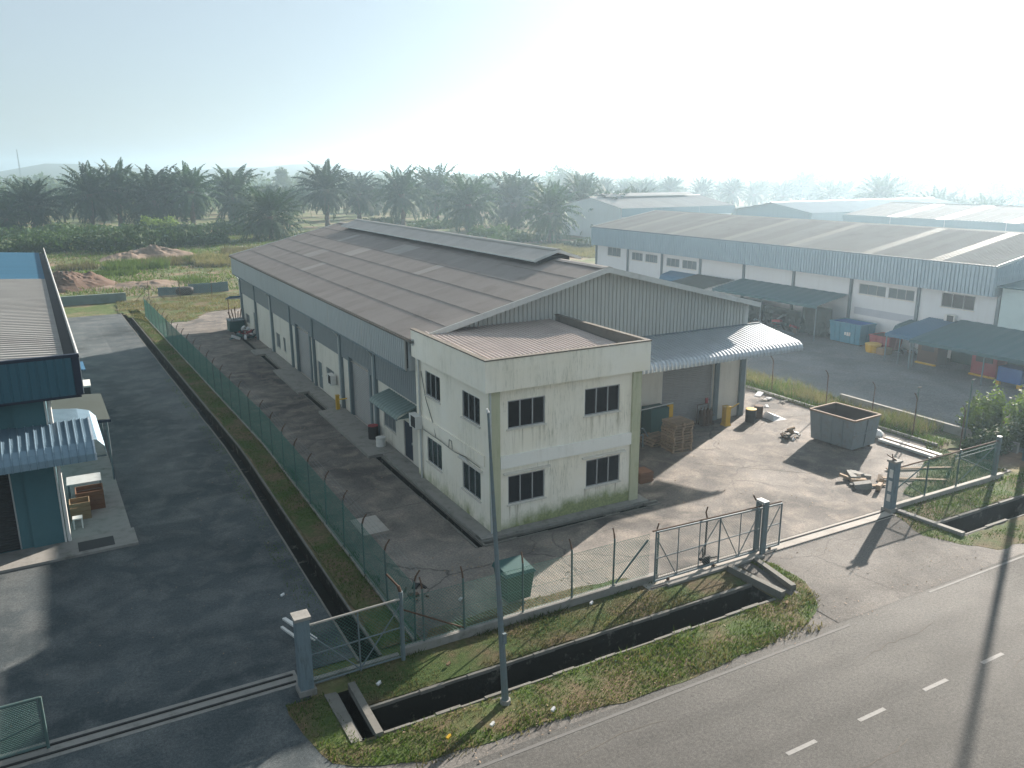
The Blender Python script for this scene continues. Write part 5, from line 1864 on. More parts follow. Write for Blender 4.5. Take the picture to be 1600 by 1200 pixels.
# curved side canopy
prof = [(-1.3, 4.55), (-0.2, 4.42), (0.25, 4.28), (0.48, 4.0), (0.52, 3.6)]
rows = []
for j, (x, z) in enumerate(prof):
    rows.append([(x, 0.0 + 4.6 * i / 92, z + (0.022 if i % 4 in (1, 2) else 0)) for i in range(93)])
MB().grid(rows).build("side_canopy", RIBB, A)
for y in (0.1, 4.5):
    MB().bar((-1.3, y, 3.6), (0.5, y, 3.6), 0.05).build("canopy_bracket", COLB, A)
# flat dark canopy further back and a small blue one
m = MB()
m.hexa([(-1.3, 7.2, 3.2), (1.15, 7.2, 3.0), (1.15, 12.4, 3.0), (-1.3, 12.4, 3.2)], [(-1.3, 7.2, 3.26), (1.15, 7.2, 3.06), (1.15, 12.4, 3.06), (-1.3, 12.4, 3.26)])
fc = m.build("flat_canopy", ASBG, A)
for y in (7.3, 12.3):
    MB().tube((1.0, y, 0), (1.0, y, 3.0), 0.04).build("canopy_leg", STEEL, fc)
MB().box(-1.3, 1.17, 7.14, 7.2, 2.94, 3.06).build("canopy_trim", BLUED, fc)
m = MB()
m.hexa([(-1.3, 19.0, 3.2), (0.85, 19.0, 2.95), (0.85, 21.4, 2.95), (-1.3, 21.4, 3.2)], [(-1.3, 19.0, 3.26), (0.85, 19.0, 3.0), (0.85, 21.4, 3.0), (-1.3, 21.4, 3.26)])
m.build("blue_side_awning", AWNB, A)
ap = MB()
ap.box(-22, 1.15, -0.6, 1.0, -0.05, 0.1)
ap.box(-1.3, 1.05, 1.01, 30, -0.05, 0.1)
ap.build("apron", CONC_D, A)
MB().box(-0.9, 0.35, -0.35, 0.55, 0.1, 0.104).build("drain_pit", BLACKS, A)
# things standing along its side wall
cb = thing("storage_cabinet", "white topped cabinet against the blue building's side", "cabinet", (-0.45, 55.6, 0.1))
MB().box(-1.3, 0.25, 55.2, 56.9, 0.1, 1.2).build("body", BLACKS, cb)
MB().box(-1.35, 0.3, 55.15, 56.95, 1.2, 1.3).build("top", PLASW, cb)
tb = thing("work_table", "grey metal table behind the wooden crates at left", "table", (-0.5, 38.2, 0.1))
MB().box(-1.25, 0.1, 37.9, 39.0, 0.95, 1.0).build("top", TRIM, tb)
for x in (-1.2, 0.05):
    for y in (37.95, 38.95):
        MB().box(x - 0.03, x + 0.03, y - 0.03, y + 0.03, 0.1, 0.95).build("leg", STEEL, tb)


def open_crate(x0, x1, y0, y1, z0, z1, label, mat=CARD):
    t = thing("wooden_crate", label, "crate", ((x0 + x1) / 2, (y0 + y1) / 2, z0))
    for i in range(4):
        z = z0 + (z1 - z0) * i / 4
        h = (z1 - z0) / 4 - 0.02
        MB().box(x0, x1, y0, y0 + 0.03, z, z + h).build("slat", mat, t)
        MB().box(x0, x1, y1 - 0.03, y1, z, z + h).build("slat", mat, t)
        MB().box(x1 - 0.03, x1, y0 + 0.03, y1 - 0.03, z, z + h).build("slat", mat, t)
        MB().box(x0, x0 + 0.03, y0 + 0.03, y1 - 0.03, z, z + h).build("slat", mat, t)
    MB().box(x0 + 0.03, x1 - 0.03, y0 + 0.03, y1 - 0.03, z0, z0 + 0.03).build("floor", mat, t)
    return t


open_crate(-0.95, 0.12, 36.8, 37.7, 0.1, 0.95, "orange brown open crate before the metal table", WOODR)
open_crate(-1.2, -0.45, 35.9, 36.6, 0.1, 0.85, "small open crate with pale edges by the drainpipe", CARD)
st = thing("plastic_stool", "white plastic stool at the blue building's corner", "stool", (-0.95, 35.1, 0.1))
MB().box(-1.13, -0.77, 34.92, 35.28, 0.5, 0.55).build("seat", PLASW, st)
for x in (-1.1, -0.8):
    for y in (34.95, 35.25):
        MB().box(x - 0.025, x + 0.025, y - 0.025, y + 0.025, 0.1, 0.5).build("leg", PLASW, st)

# ------------------------------------------------------------------ long white warehouse on the right
BX, BW, BY0, BY1, BZE, BXC, BZA = 57.7, 58.55, 34.0, 85.0, 7.36, 67.6, 9.05
B = thing("long_warehouse", "long white warehouse with blue grey fascia across the right yard", "warehouse", (BW, 59, 0))
NB = 49
bw = (BY1 - BY0) / NB
bs = math.atan2(BZA - BZE, BXC - BX)
bl = math.hypot(BZA - BZE, BXC - BX)
b1 = rib_sheet("long_roof_sheet", ROOFB, bw, bl, 4, 0.05)
b2 = rib_sheet("roof_light", SKYL, bw, bl, 4, 0.05)
for i in range(NB):
    for d in (1, -1):
        y = BY0 + (i if d > 0 else i + 1) * bw
        o = link("roof_sheet", b2 if i in (4, 10, 18, 26, 34, 42) else b1, B)
        o.rotation_euler = (0, -bs, 0 if d > 0 else math.pi)
        o.location = Vector((BXC - d * (BXC - BX), y, BZE)) - ORG[B.name]
m = MB()
m.grid([[(BXC + dx, y, BZA + dz) for dx, dz in ((-0.3, -0.02), (0, 0.1), (0.3, -0.02))] for y in (BY0 - 0.03, BY1 + 0.03)])
m.build("ridge_cap", SKYL, B)
for sx in (-1, 1):
    e = BXC + sx * (BXC - BX + 0.02)
    for y in (BY0 - 0.05, BY1):
        m = MB()
        m.hexa([(BXC, y, BZA - 0.1), (e, y, BZE - 0.1), (e, y + 0.05, BZE - 0.1), (BXC, y + 0.05, BZA - 0.1)], [(BXC, y, BZA + 0.1), (e, y, BZE + 0.1), (e, y + 0.05, BZE + 0.1), (BXC, y + 0.05, BZA + 0.1)])
        m.build("barge_board", PLASW, B)
BB = [BY0 + 6.35 * k for k in range(9)]
BB[-1] = BY1
for k in range(8):
    m = MB()
    corr_wall(m, (BX, BB[k] + 0.005), (BX, BB[k + 1] - 0.005), 5.2, 7.3, 0.3, 0.08, (-1, 0))
    m.build("fascia_panel", CLADB, B)
MB().box(BX - 0.06, BX + 0.1, BY0, BY1, 7.26, 7.38).build("gutter", COLB, B)
MB().box(BX + 0.02, BW + 0.05, BY0, BY1, 5.22, 5.27).build("soffit", BLACKS, B)
m = MB()
corr_wall(m, (BX, BY0 + 0.01), (BXC, BY0 + 0.01), 5.2, lambda s: BZE - 0.05 + s * math.tan(bs), 0.24, 0.03, (0, -1))
corr_wall(m, (BXC, BY0 + 0.01), (2 * BXC - BX, BY0 + 0.01), 5.2, lambda s: BZA - 0.05 - s * math.tan(bs), 0.24, 0.03, (0, -1))
m.build("gable_cladding", CLADB, B)
BH = {0: [(35.8, 38.45, 3.85, 4.95)], 1: [(40.75, 43.1, 3.9, 4.75), (43.35, 45.95, 3.9, 4.75)], 5: [(66.4, 68.7, 3.8, 4.7), (69.2, 71.4, 3.8, 4.7)], 6: [(73.0, 75.2, 3.9, 4.8), (75.7, 77.8, 3.9, 4.8)], 7: [(80.0, 82.7, 4.0, 5.05)]}
BD = {5: (66.8, 70.2, 0.03, 3.2)}
for k in range(8):
    holes = list(BH.get(k, []))
    if k in BD:
        holes.append(BD[k])
    m = MB()
    wall_holes(m, 'x', BW, BB[k] + 0.12, BB[k + 1] - 0.12, 0, 5.22, holes, 0.15, -1)
    m.build("wall", WALLB, B)
    for h in BH.get(k, []):
        window(B, 'x', BW, *h, -1, 3, k != 0, glass=GLASS if k == 0 else GLASSB)
    if k in BD:
        shutter(B, 'x', BW + 0.1, *BD[k], -1, COLB)
for y in BB:
    MB().box(BW - 0.16, BW + 0.1, y - 0.12, y + 0.12, 0, 5.2).build("column", COLB, B)
MB().box(BW - 0.02, BW + 0.01, 40.5, 46.2, 2.15, 2.75).build("grey_band", worn("grey_band_paint", (0.42, 0.45, 0.50), None, 0.4, 1, 0.85), B)
m = MB()
m.face((BX + 0.9, BY1, 0), (2 * BXC - BX - 0.9, BY1, 0), (2 * BXC - BX - 0.9, BY1, 7.4), (BXC, BY1, BZA - 0.05), (BX + 0.9, BY1, 7.4))
m.face((2 * BXC - BX - 0.9, BY0, 0), (2 * BXC - BX - 0.9, BY1, 0), (2 * BXC - BX - 0.9, BY1, 7.4), (2 * BXC - BX - 0.9, BY0, 7.4))
m.face((BX + 0.9, BY0 + 0.03, 0), (2 * BXC - BX - 0.9, BY0 + 0.03, 0), (2 * BXC - BX - 0.9, BY0 + 0.03, 5.3), (BX + 0.9, BY0 + 0.03, 5.3))
m.build("rear_wall", WALLB, B)


def bull_awning(name, parent, x_wall, x_nose, y0, y1, z_wall, z_nose, mat, drop=0.45, step=0.3):
    """curved-edge awning on a wall facing -x"""
    d = x_wall - x_nose
    prof = [(x_wall, z_wall), (x_nose + d * 0.28, z_wall - (z_wall - z_nose) * 0.45), (x_nose + d * 0.1, z_nose + (z_wall - z_nose) * 0.3), (x_nose, z_nose - drop * 0.3), (x_nose - 0.02, z_nose - drop)]
    n = max(2, int((y1 - y0) / step)) * 4
    rows = [[(x, y0 + (y1 - y0) * i / n, z + (0.03 if i % 4 in (1, 2) else 0)) for i in range(n + 1)] for x, z in prof]
    o = MB().grid(rows).build(name, mat, parent)
    m = MB()
    for y in (y0 + 0.01, y1 - 0.01):
        m.face(*[(x, y, z) for x, z in prof], (x_wall, y, z_nose - drop))
    m.build("end_plate", mat, o)
    return o


bull_awning("blue_awning", B, BW, 57.0, 66.2, 70.6, 3.35, 2.75, AWNB)
bull_awning("teal_awning", B, BW, 56.6, 35.4, 40.9, 2.45, 1.95, AWNT)
# lean-to canopies in front of it
def lean_to(label, x0, x1, y0, y1, zh, zl, mat, legs=True, skirt=None):
    t = thing("lean_to_canopy", label, "canopy", ((x0 + x1) / 2, (y0 + y1) / 2, 0))
    m = MB()
    n = 24
    rows = [[(x, y0 + (y1 - y0) * i / n, z + (0.03 if i % 2 else 0)) for i in range(n + 1)] for x, z in ((x1, zh), (x0, zl), (x0, zl - 0.25))]
    m.grid(rows).build("sheet", mat, t)
    for y in (y0 + 0.1, (y0 + y1) / 2, y1 - 0.1):
        MB().tube((x0 + 0.1, y, 0), (x0 + 0.1, y, zl), 0.05).build("leg", COLB, t)
    return t


lean_to("dark teal lean to canopy along the middle of the long warehouse", 54.6, 58.4, 46.8, 59.5, 3.7, 3.0, AWNT)
lean_to("grey green tent canopy beside the teal lean to", 54.0, 58.0, 60.0, 65.6, 3.5, 2.9, ASBG)
lean_to("broad teal canopy over the red doors at the right edge", 52.6, 58.4, 25.5, 36.6, 3.1, 2.2, AWNT)
lean_to("small blue curved canopy overlapping the broad teal one", 53.4, 58.4, 36.7, 39.2, 2.9, 2.15, AWNB)
# netting and stock beneath the lean-to
nt = thing("shade_net", "dark shade net hanging along the lean to stores", "net", (56.5, 50, 0))
for y0, y1, z in ((46.9, 50.0, 2.6), (50.2, 54.6, 1.9), (54.8, 59.3, 2.2)):
    m = MB()
    rows = []
    for j in range(7):
        rows.append([(56.6 + 0.25 * math.sin(i * 1.1 + j) * j / 6, y0 + (y1 - y0) * i / 16, z - (z - 0.05) * j / 6) for i in range(17)])
    m.grid(rows).build("sheet", worn("shade_net_green", (0.02, 0.035, 0.032), (0.05, 0.05, 0.045), 0.7, 2, 0.95), nt)
rubble("scrap_store", "dark jumble of stored scrap beneath the teal lean to", (55.9, 52.5, 0), 2.6, 60, [RUST, BLACKP, DGREEN, STEEL, REDP, BLACKS], "scrap heap", (0.15, 0.6), 1.6)
rubble("scrap_store", "green frames and parts stacked before the shade net", (54.3, 55.8, 0), 1.2, 20, [DGREEN, BING, STEEL], "scrap heap", (0.2, 0.7), 0.8)
rubble("scrap_store", "oddments piled between the lean to canopies", (55.6, 61.5, 0), 1.5, 24, [STEEL, SACKW, BLACKP, RUST], "scrap heap", (0.15, 0.5), 1.0)
ct_ = skip((56.9, 44.9, 0), 0, 3.1, 1.9, 1.75, "light blue steel container bin against the white wall", BLUEC, BLUEP, "container", "container_bin", 6)
for i, (y, z0, z1) in enumerate(((-0.55, 0.75, 1.05), (-0.35, 0.75, 1.05), (-0.12, 0.78, 1.02))):
    MB().box(-1.0, -0.965, y - 0.07, y + 0.07, z0, z1).build("stencil_mark", PLASW, ct_)
skip((57.0, 41.7, 0), 0, 1.9, 1.7, 1.15, "dark red steel bin right of the blue container", REDP, SKIPIN, "bin", "steel_bin", 3)
yl = thing("yellow_tub", "round orange yellow tub before the red bin", "tub", (55.4, 41.3, 0))
MB().lathe((55.4, 41.6, 0), [(0.5, 0), (0.56, 0.2), (0.6, 0.6), (0.62, 0.62)], 16).build("body", YELL, yl)
MB().lathe((55.4, 41.6, 0.62), [(0.64, 0), (0.64, 0.05), (0.5, 0.1)], 16).build("lid", YELL, yl)
MB().box(55.0, 56.0, 40.3, 41.0, 0, 0.5).build("tray", CARD, yl)
rubble("scrap_heap", "pale rubbish at the foot of the white wall right of the bins", (57.4, 39.6, 0), 0.9, 18, [SACKW, RUST, BLACKP, STEEL], "scrap heap", (0.1, 0.35), 0.5)
aircon((58.5, 37.4, 2.75), "white air conditioner outdoor unit on the long warehouse above the teal awning")
# doors and stock below the right canopy
for y0, y1, mt, nm, lb in ((36.0, 37.6, RUST, "steel_rack", "rust red steel rack at the left end of the broad canopy"), (31.6, 33.4, REDP, "vending_cabinet", "red cabinet with a dark window below the broad teal canopy")):
    t = thing(nm, lb, "cabinet", (55.5, (y0 + y1) / 2, 0))
    MB().box(55.2, 56.4, y0, y1, 0, 2.0).build("body", mt, t)
    MB().box(55.17, 55.2, y0 + 0.3, y1 - 0.3, 1.0, 1.7).build("window", BLACKS, t)
    MB().box(55.0, 55.17, y0, y1, 0.0, 0.12).build("foot", YELL, t)
bb = thing("blue_trolley", "bright blue box trolley beside the red cabinet", "trolley", (54.4, 29.9, 0))
MB().box(54.0, 55.2, 29.2, 30.8, 0.25, 1.25).build("body", BLUEP, bb)
for y in (29.3, 30.7):
    MB().box(53.95, 54.2, y - 0.12, y + 0.12, 0.0, 0.25).build("wheel", YELL, bb)
m = MB()
wall_holes(m, 'x', 57.6, 24.0, 36.5, 0, 2.3, [], 0.1, -1)
tag(m.build("store_partition", DGREEN), "dark partition wall beneath the broad teal canopy", "wall")
# annex at the near end
an = thing("annex_block", "pale teal annex joined to the long warehouse at the right edge", "building", (62, 26, 0))
m = MB()
wall_holes(m, 'x', 58.2, 16.0, 33.7, 0, 5.9, [(29.0, 31.6, 3.6, 5.0), (22, 25, 3.6, 5.0)], 0.15, -1)
m.face((58.2, 33.7, 0), (70, 33.7, 0), (70, 33.7, 5.9), (58.2, 33.7, 5.9))
m.face((58.2, 16.0, 0), (70, 16.0, 0), (70, 16.0, 5.9), (58.2, 16.0, 5.9))
m.face((70, 16.0, 0), (70, 33.7, 0), (70, 33.7, 5.9), (70, 16.0, 5.9))
m.build("wall", worn("pale_teal_paint", (0.45, 0.56, 0.57), (0.25, 0.32, 0.32), 0.5, 0.6, 0.8), an)
window(an, 'x', 58.2, 29.0, 31.6, 3.6, 5.0, -1, 3)
window(an, 'x', 58.2, 22, 25, 3.6, 5.0, -1, 3)
m = MB()
m.hexa([(57.7, 15.6, 5.9), (70.4, 15.6, 5.9), (70.4, 33.85, 5.9), (57.7, 33.85, 5.9)], [(57.7, 15.6, 6.0), (70.4, 15.6, 7.0), (70.4, 33.85, 7.0), (57.7, 33.85, 6.0)])
m.build("roof", AWNT, an)
# a flat trailer load of boards beyond the shrubs
tr = thing("board_stack", "pale boards stacked on the ground behind the clipped shrubs", "boards", (47.5, 24.2, 0))
for i in range(5):
    o = MB().bar((45.2 + 0.2 * i, 26.4 - 0.55 * i, 0.25 + 0.03 * i), (49.2 + 0.2 * i, 24.2 - 0.55 * i, 0.25 + 0.03 * i), 0.4, 0.06).build("board", SKYL if i % 2 else WOOD, tr)
MB().bar((45.6, 26.2, 0.1), (46.4, 23.6, 0.1), 0.15, 0.2).build("bearer", WOOD, tr)
MB().bar((48.4, 24.8, 0.1), (49.2, 22.2, 0.1), 0.15, 0.2).build("bearer", WOOD, tr)


# ------------------------------------------------------------------ further warehouses
def far_shed(label, x0, x1, y0, y1, ze, za, along, wallm, roofm, fasc=None, lights=(), monitor=False):
    t = thing("far_warehouse", label, "warehouse", ((x0 + x1) / 2, (y0 + y1) / 2, 0))
    if along == 'y':
        P = lambda s, w, z: (x0 + (x1 - x0) * w, y0 + (y1 - y0) * s, z)
        Ls, Lw = y1 - y0, x1 - x0
    else:
        P = lambda s, w, z: (x0 + (x1 - x0) * s, y0 + (y1 - y0) * w, z)
        Ls, Lw = x1 - x0, y1 - y0
    m = MB()
    i0, i1 = 0.03, 0.97
    for w in (i0, i1):
        m.face(P(0.01, w, 0), P(0.99, w, 0), P(0.99, w, ze), P(0.01, w, ze))
    for s in (0.01, 0.99):
        m.face(P(s, i0, 0), P(s, i1, 0), P(s, i1, ze), P(s, 0.5, za - 0.1), P(s, i0, ze))
    m.build("wall", wallm, t)
    n = max(6, int(Ls / 2.0))
    for i in range(n):
        a, b = i / n, (i + 1) / n - 0.0006
        for w0 in (0.0, 1.0):
            m = MB()
            rows = []
            for k in range(9):
                s = a + (b - a) * k / 8
                rows.append([P(s, w0, ze + 0.06 * (k % 2)), P(s, 0.5, za + 0.06 * (k % 2))])
            m.grid(rows).build("roof_sheet", SKYL if i in lights else roofm, t)
    m = MB()
    rows = [[P(s, w, z) for w, z in ((0.485, za - 0.02), (0.5, za + 0.15), (0.515, za - 0.02))] for s in (-0.002, 1.002)]
    m.grid(rows).build("ridge_cap", SKYL, t)
    if fasc:
        nb = max(2, int(Ls / 8))
        for w in (0.0, 1.0):
            for i in range(nb):
                m = MB()
                a, b = i / nb, (i + 1) / nb - 0.001
                m.face(P(a, w, ze - 1.7), P(b, w, ze - 1.7), P(b, w, ze + 0.02), P(a, w, ze + 0.02))
                m.build("fascia_panel", fasc, t)
    m = MB()
    for w in (i0, i1):
        d = -0.004 if w < 0.5 else 0.004
        for i in range(max(2, int(Ls / 6))):
            q = (i + 0.25) / max(2, int(Ls / 6))
            m2 = MB()
            m2.face(P(q, w + d, ze * 0.42), P(q + 2.6 / Ls, w + d, ze * 0.42), P(q + 2.6 / Ls, w + d, ze * 0.58), P(q, w + d, ze * 0.58))
            m2.build("window", GLASSB, t)
    if monitor:
        m = MB()
        rows = [[P(s, w, z) for w, z in ((0.42, za + 0.15), (0.5, za + 0.75), (0.58, za + 0.15))] for s in (0.1, 0.9)]
        m.grid(rows).build("ridge_vent", roofm, t)
    return t


far_shed("far warehouse with pale roof lights beyond the long warehouse ridge", 112.5, 136, 30, 93, 7.0, 8.7, 'y', WALLB, ROOFD, CLADB, (3, 9, 11, 17, 22, 26))
far_shed("hazy blue grey warehouse between the two other far sheds", 118, 166, 104, 124, 6.6, 8.2, 'x', CLADB, ROOFH, CLADB)
far_shed("hazy far warehouse with gable and ridge vent behind the palms", 101, 132, 138, 162, 6.6, 8.6, 'x', WALLB, ROOFD, CLADB, (), True)

# low walls and panels at the back of the site
m = MB()
m.box(-3.5, 5.3, 100.9, 101.2, -0.1, 0.98)
tag(m.build("boundary_wall", worn("mossy_wall", (0.17, 0.22, 0.21), (0.06, 0.07, 0.05), 0.9, 0.8, 0.9)), "low mossy concrete wall behind the left building", "wall")
for x0, x1, h, lb in ((8.9, 11.4, 0.95, "small blue sheet panel left of the dark tank behind the yard"), (12.3, 16.9, 1.15, "long blue metal panel lying upright behind the yard")):
    t = thing("metal_hoarding", lb, "hoarding", ((x0 + x1) / 2, 103.6, 0))
    n = int((x1 - x0) / 1.1)
    for i in range(n):
        a = x0 + (x1 - x0) * i / n
        MB().box(a, a + (x1 - x0) / n - 0.02, 103.5 + 0.02 * (i % 2), 103.6 + 0.02 * (i % 2), 0, h + random.uniform(-0.05, 0.05)).build("sheet", HOARD, t)
m = MB()
m.lathe((0, 0, 0), [(0.35, 0), (0.5, 0.1), (0.55, 0.5), (0.5, 0.85), (0.3, 0.95)], 14)
o = m.build("water_tank", BLACKP, None, True)
o.location = (11.8, 103.0, 0)
o.scale = (1.9, 1, 1)
tag(o, "squat black water tank between the blue panels", "tank")

# ------------------------------------------------------------------ vegetation
def frond_geo(L, az, el, rng, leaflets=24, droop=1.25, width=0.95):
    """a curved palm frond: rachis strip plus leaflets on both sides"""
    V, F = [], []
    n = 9
    pts = []
    p = np.zeros(3)
    a = el
    d_h = np.array([math.cos(az), math.sin(az), 0])
    side = np.array([-math.sin(az), math.cos(az), 0])
    for i in range(n + 1):
        pts.append(p.copy())
        p = p + (d_h * math.cos(a) + np.array([0, 0, math.sin(a)])) * L / n
        a -= droop / n * (0.45 + 1.1 * i / n)
    pts = np.array(pts)

    def at(t):
        k = min(n - 1, int(t * n))
        f = t * n - k
        return pts[k] * (1 - f) + pts[k + 1] * f, pts[k + 1] - pts[k]
    for i in range(n):
        w0, w1 = 0.07 * (1 - i / n) + 0.012, 0.07 * (1 - (i + 1) / n) + 0.012
        b = len(V)
        V += [pts[i] - side * w0, pts[i] + side * w0, pts[i + 1] + side * w1, pts[i + 1] - side * w1]
        F.append((b, b + 1, b + 2, b + 3))
    for j in range(leaflets):
        t = 0.12 + 0.88 * (j + rng.random() * 0.5) / leaflets
        c, d = at(min(t, 0.999))
        d = d / np.linalg.norm(d)
        ll = width * math.sin(math.pi * min(0.97, 0.18 + 0.8 * t)) * rng.uniform(0.85, 1.15)
        upn = np.cross(d, side)
        for s in (1, -1):
            dirn = side * s * 0.86 + d * 0.45 + upn * rng.uniform(-0.25, 0.35) * -1
            dirn /= np.linalg.norm(dirn)
            mid = c + dirn * ll * 0.5
            tip = c + dirn * ll * 0.9 + np.array([0, 0, -0.38 * ll * rng.uniform(0.6, 1.4)])
            wv = d * 0.19
            b = len(V)
            V += [c - wv * 0.5, mid - wv, tip, mid + wv]
            F.append((b, b + 1, b + 2, b + 3))
    return V, F


def palm_variant(i, trunk_h, nfr, L):
    rng = random.Random(100 + i)
    V, F = [], []
    for k in range(nfr):
        q = k / nfr
        el = rad(84) - q * rad(128) + rng.uniform(-0.12, 0.12)
        az = k * 2.39996 + rng.uniform(-0.2, 0.2)
        l_ = L * (0.72 + 0.36 * math.sin(math.pi * (0.25 + 0.6 * q))) * rng.uniform(0.9, 1.08)
        v, f = frond_geo(l_, az, el, rng, 26, rng.uniform(0.8, 1.25) + 0.45 * q, L * 0.18)
        b = len(V)
        off = np.array([math.cos(az) * 0.25, math.sin(az) * 0.25, trunk_h + 0.5 - 0.9 * q])
        V += [x + off for x in v]
        F += [tuple(b + y for y in ff) for ff in f]
    # skirt of dead, hanging fronds is short
    crown = np_mesh("palm_crown", np.array(V), np.array(F), FROND)
    m = MB()
    ring = []
    hh = trunk_h + 0.4
    n = 12
    for j in range(14):
        z = hh * j / 13
        r = 0.42 + 0.12 * (j % 2) + (0.15 if j > 9 else 0) + (0.12 if j == 0 else 0)
        ring.append([((r + rng.uniform(-0.05, 0.05)) * math.cos(2 * math.pi * a / n), (r + rng.uniform(-0.05, 0.05)) * math.sin(2 * math.pi * a / n), z) for a in range(n)] )
    for rr in ring:
        rr.append(rr[0])
    m.grid(ring)
    trunk = m.mesh("palm_trunk", BARK)
    return trunk, crown


PALMS = [palm_variant(i, th, nf, L) for i, (th, nf, L) in enumerate(((5.8, 60, 7.9), (6.8, 54, 7.3), (4.8, 64, 8.2), (7.8, 50, 7.0), (3.6, 54, 7.2), (6.2, 46, 7.8), (5.0, 58, 7.2), (7.2, 62, 7.6)))]


def pix(x, y, z=0.0):
    """a point of the photograph's frame laid out on the ground plan: used once to survey where things stand"""
    d = _f * FPX + _r2 * (x - 800) + _u2 * (600 - y)
    t = (z - CAM_H) / d.z
    return d.x * t, d.y * t


def at_dist(x, dist):
    d = _f * FPX + _r2 * (x - 800)
    h = Vector((d.x, d.y, 0)).normalized()
    return h.x * dist, h.y * dist


def palm(x, y, k, s, label, group=None, lean=0.0):
    t = thing("oil_palm", label, "palm tree", (x, y, -0.05), 0.0, group)
    t.rotation_euler = (lean + random.uniform(-0.05, 0.05), lean * 0.6 + random.uniform(-0.05, 0.05), random.uniform(0, 6.28))
    w_ = random.uniform(0.9, 1.12)
    t.scale = (s * w_, s * w_, s * random.uniform(0.92, 1.06))
    ORG[t.name] = Vector((0, 0, 0))
    link("trunk", PALMS[k][0], t)
    link("crown", PALMS[k][1], t)
    return t


FRONT = [  # (image column, distance, variant, scale, label)
    (8, 236, 1, 1.02, "oil palm at the left edge of the picture"),
    (93, 240, 0, 1.0, "oil palm with a bare trunk standing apart at left"),
    (50, 233, 4, 0.8, "small oil palm between the two leftmost palms"),
    (178, 238, 1, 1.06, "dark bushy oil palm above the thicket's left half"),
    (220, 246, 3, 1.10, "tall oil palm just left of the twin palms"),
    (275, 240, 2, 1.22, "broad oil palm right of the tall left one"),
    (328, 236, 3, 1.08, "tallest oil palm left of the roof corner"),
    (390, 250, 0, 1.12, "oil palm behind the thicket left of the roof corner"),
    (442, 186, 2, 0.90, "nearest broad oil palm above the far roof corner"),
    (527, 226, 3, 1.05, "tall spreading oil palm above the far end of the ridge vent"),
    (575, 262, 1, 1.05, "paler oil palm right of the tall spreading one"),
    (640, 222, 1, 1.10, "large oil palm above the middle of the ridge vent"),
    (690, 250, 0, 1.18, "oil palm right of the large one above the vent"),
    (737, 196, 0, 0.98, "oil palm with drooping fronds above the near half of the vent"),
    (803, 214, 2, 1.12, "hazy oil palm left of the one by the clearing"),
    (858, 168, 0, 0.86, "nearest hazy oil palm beside the grassy clearing"),
    (905, 196, 1, 0.90, "hazy oil palm behind the near vent end"),
    (945, 186, 4, 0.92, "low hazy oil palm left of the far sheds"),
    (985, 214, 4, 0.92, "hazy oil palm left of the shed with a ridge vent"),
    (1345, 232, 1, 0.96, "large hazy oil palm above the long warehouse roof"),
    (1430, 214, 4, 0.98, "hazy oil palm below the big broadleaf tree"),
    (1505, 206, 4, 0.92, "rightmost hazy oil palm above the far warehouse"),
    (1465, 222, 2, 0.70, "low hazy oil palm between the two right hand palms"),
    (1262, 330, 1, 0.86, "small faint oil palm left of the large hazy one"),
    (1235, 360, 3, 1.05, "faint tall oil palm in the haze over the blue shed"),
]
used = []
for cx, dist, k, s, lb in FRONT:
    x, y = at_dist(cx, dist)
    used.append((x, y))
    palm(x, y, k, s * (1.12 if cx < 1000 else 1.0), lb, None, random.uniform(-0.04, 0.04))
BACKL = "oil palm among the crowded back rows of the plantation"
BACKG = "oil palms of the back rows"
cnt = 0
for row, dist in enumerate((284, 312, 345, 385)):
    for c in range(17):
        cx = -60 + c * 66 + (row % 2) * 33 + random.uniform(-9, 9)
        if cx > 960 and row < 2:
            continue
        d = dist + random.uniform(-5, 5) - max(0, cx - 500) * 0.06
        x, y = at_dist(cx, d)
        if any((x - a) ** 2 + (y - b) ** 2 < 36 for a, b in used):
            continue
        used.append((x, y))
        palm(x, y, (c * 3 + row) % 8, random.uniform(0.7, 1.0) * (1.0 if row % 3 else 0.85), BACKL, BACKG)
        cnt += 1
for c in range(26):
    cx = 960 + c * 24 + random.uniform(-6, 6)
    x, y = at_dist(cx, random.uniform(300, 380))
    palm(x, y, c % 8, random.uniform(0.75, 1.0), "faint oil palm in the far haze above the right hand roofs", "faint far palms")


# leafy clumps
def leaf_cloud(name, lumps, n, size, mat, seed, flat=0.0):
    """leaf-sized quads in the outer shell of several lumps (cx, cy, cz, rx, ry, rz)"""
    r = np.random.default_rng(seed)
    Vs = []
    vol = np.array([l[3] * l[4] + l[3] * l[5] for l in lumps])
    for l, share in zip(lumps, vol / vol.sum()):
        k = int(n * share)
        d = r.normal(size=(k, 3))
        d /= np.linalg.norm(d, axis=1, keepdims=True)
        rr = 1 - np.abs(r.normal(0, 0.2, k))
        rr *= 1 + 0.16 * np.sin(d[:, 0] * 5 + seed) * np.sin(d[:, 1] * 6 + l[0]) + 0.1 * np.sin(d[:, 2] * 9 + d[:, 0] * 7)
        c = np.array(l[:3]) + d * np.array(l[3:6]) * rr[:, None]
        keep = c[:, 2] > 0.02
        c, d = c[keep], d[keep]
        k = len(c)
        nrm = d + r.normal(0, 0.55, (k, 3))
        nrm /= np.linalg.norm(nrm, axis=1, keepdims=True)
        a = r.normal(size=(k, 3))
        t1 = np.cross(nrm, a)
        t1 /= np.linalg.norm(t1, axis=1, keepdims=True)
        t2 = np.cross(nrm, t1)
        s = size * r.uniform(0.6, 1.4, k)[:, None]
        Q = np.stack([c - t1 * s, c - t2 * s * 0.45, c + t1 * s, c + t2 * s * 0.45], 1)
        Vs.append(Q)
    V = np.concatenate(Vs)
    return np_mesh(name, V.reshape(-1, 3), np.arange(len(V) * 4).reshape(-1, 4), mat)


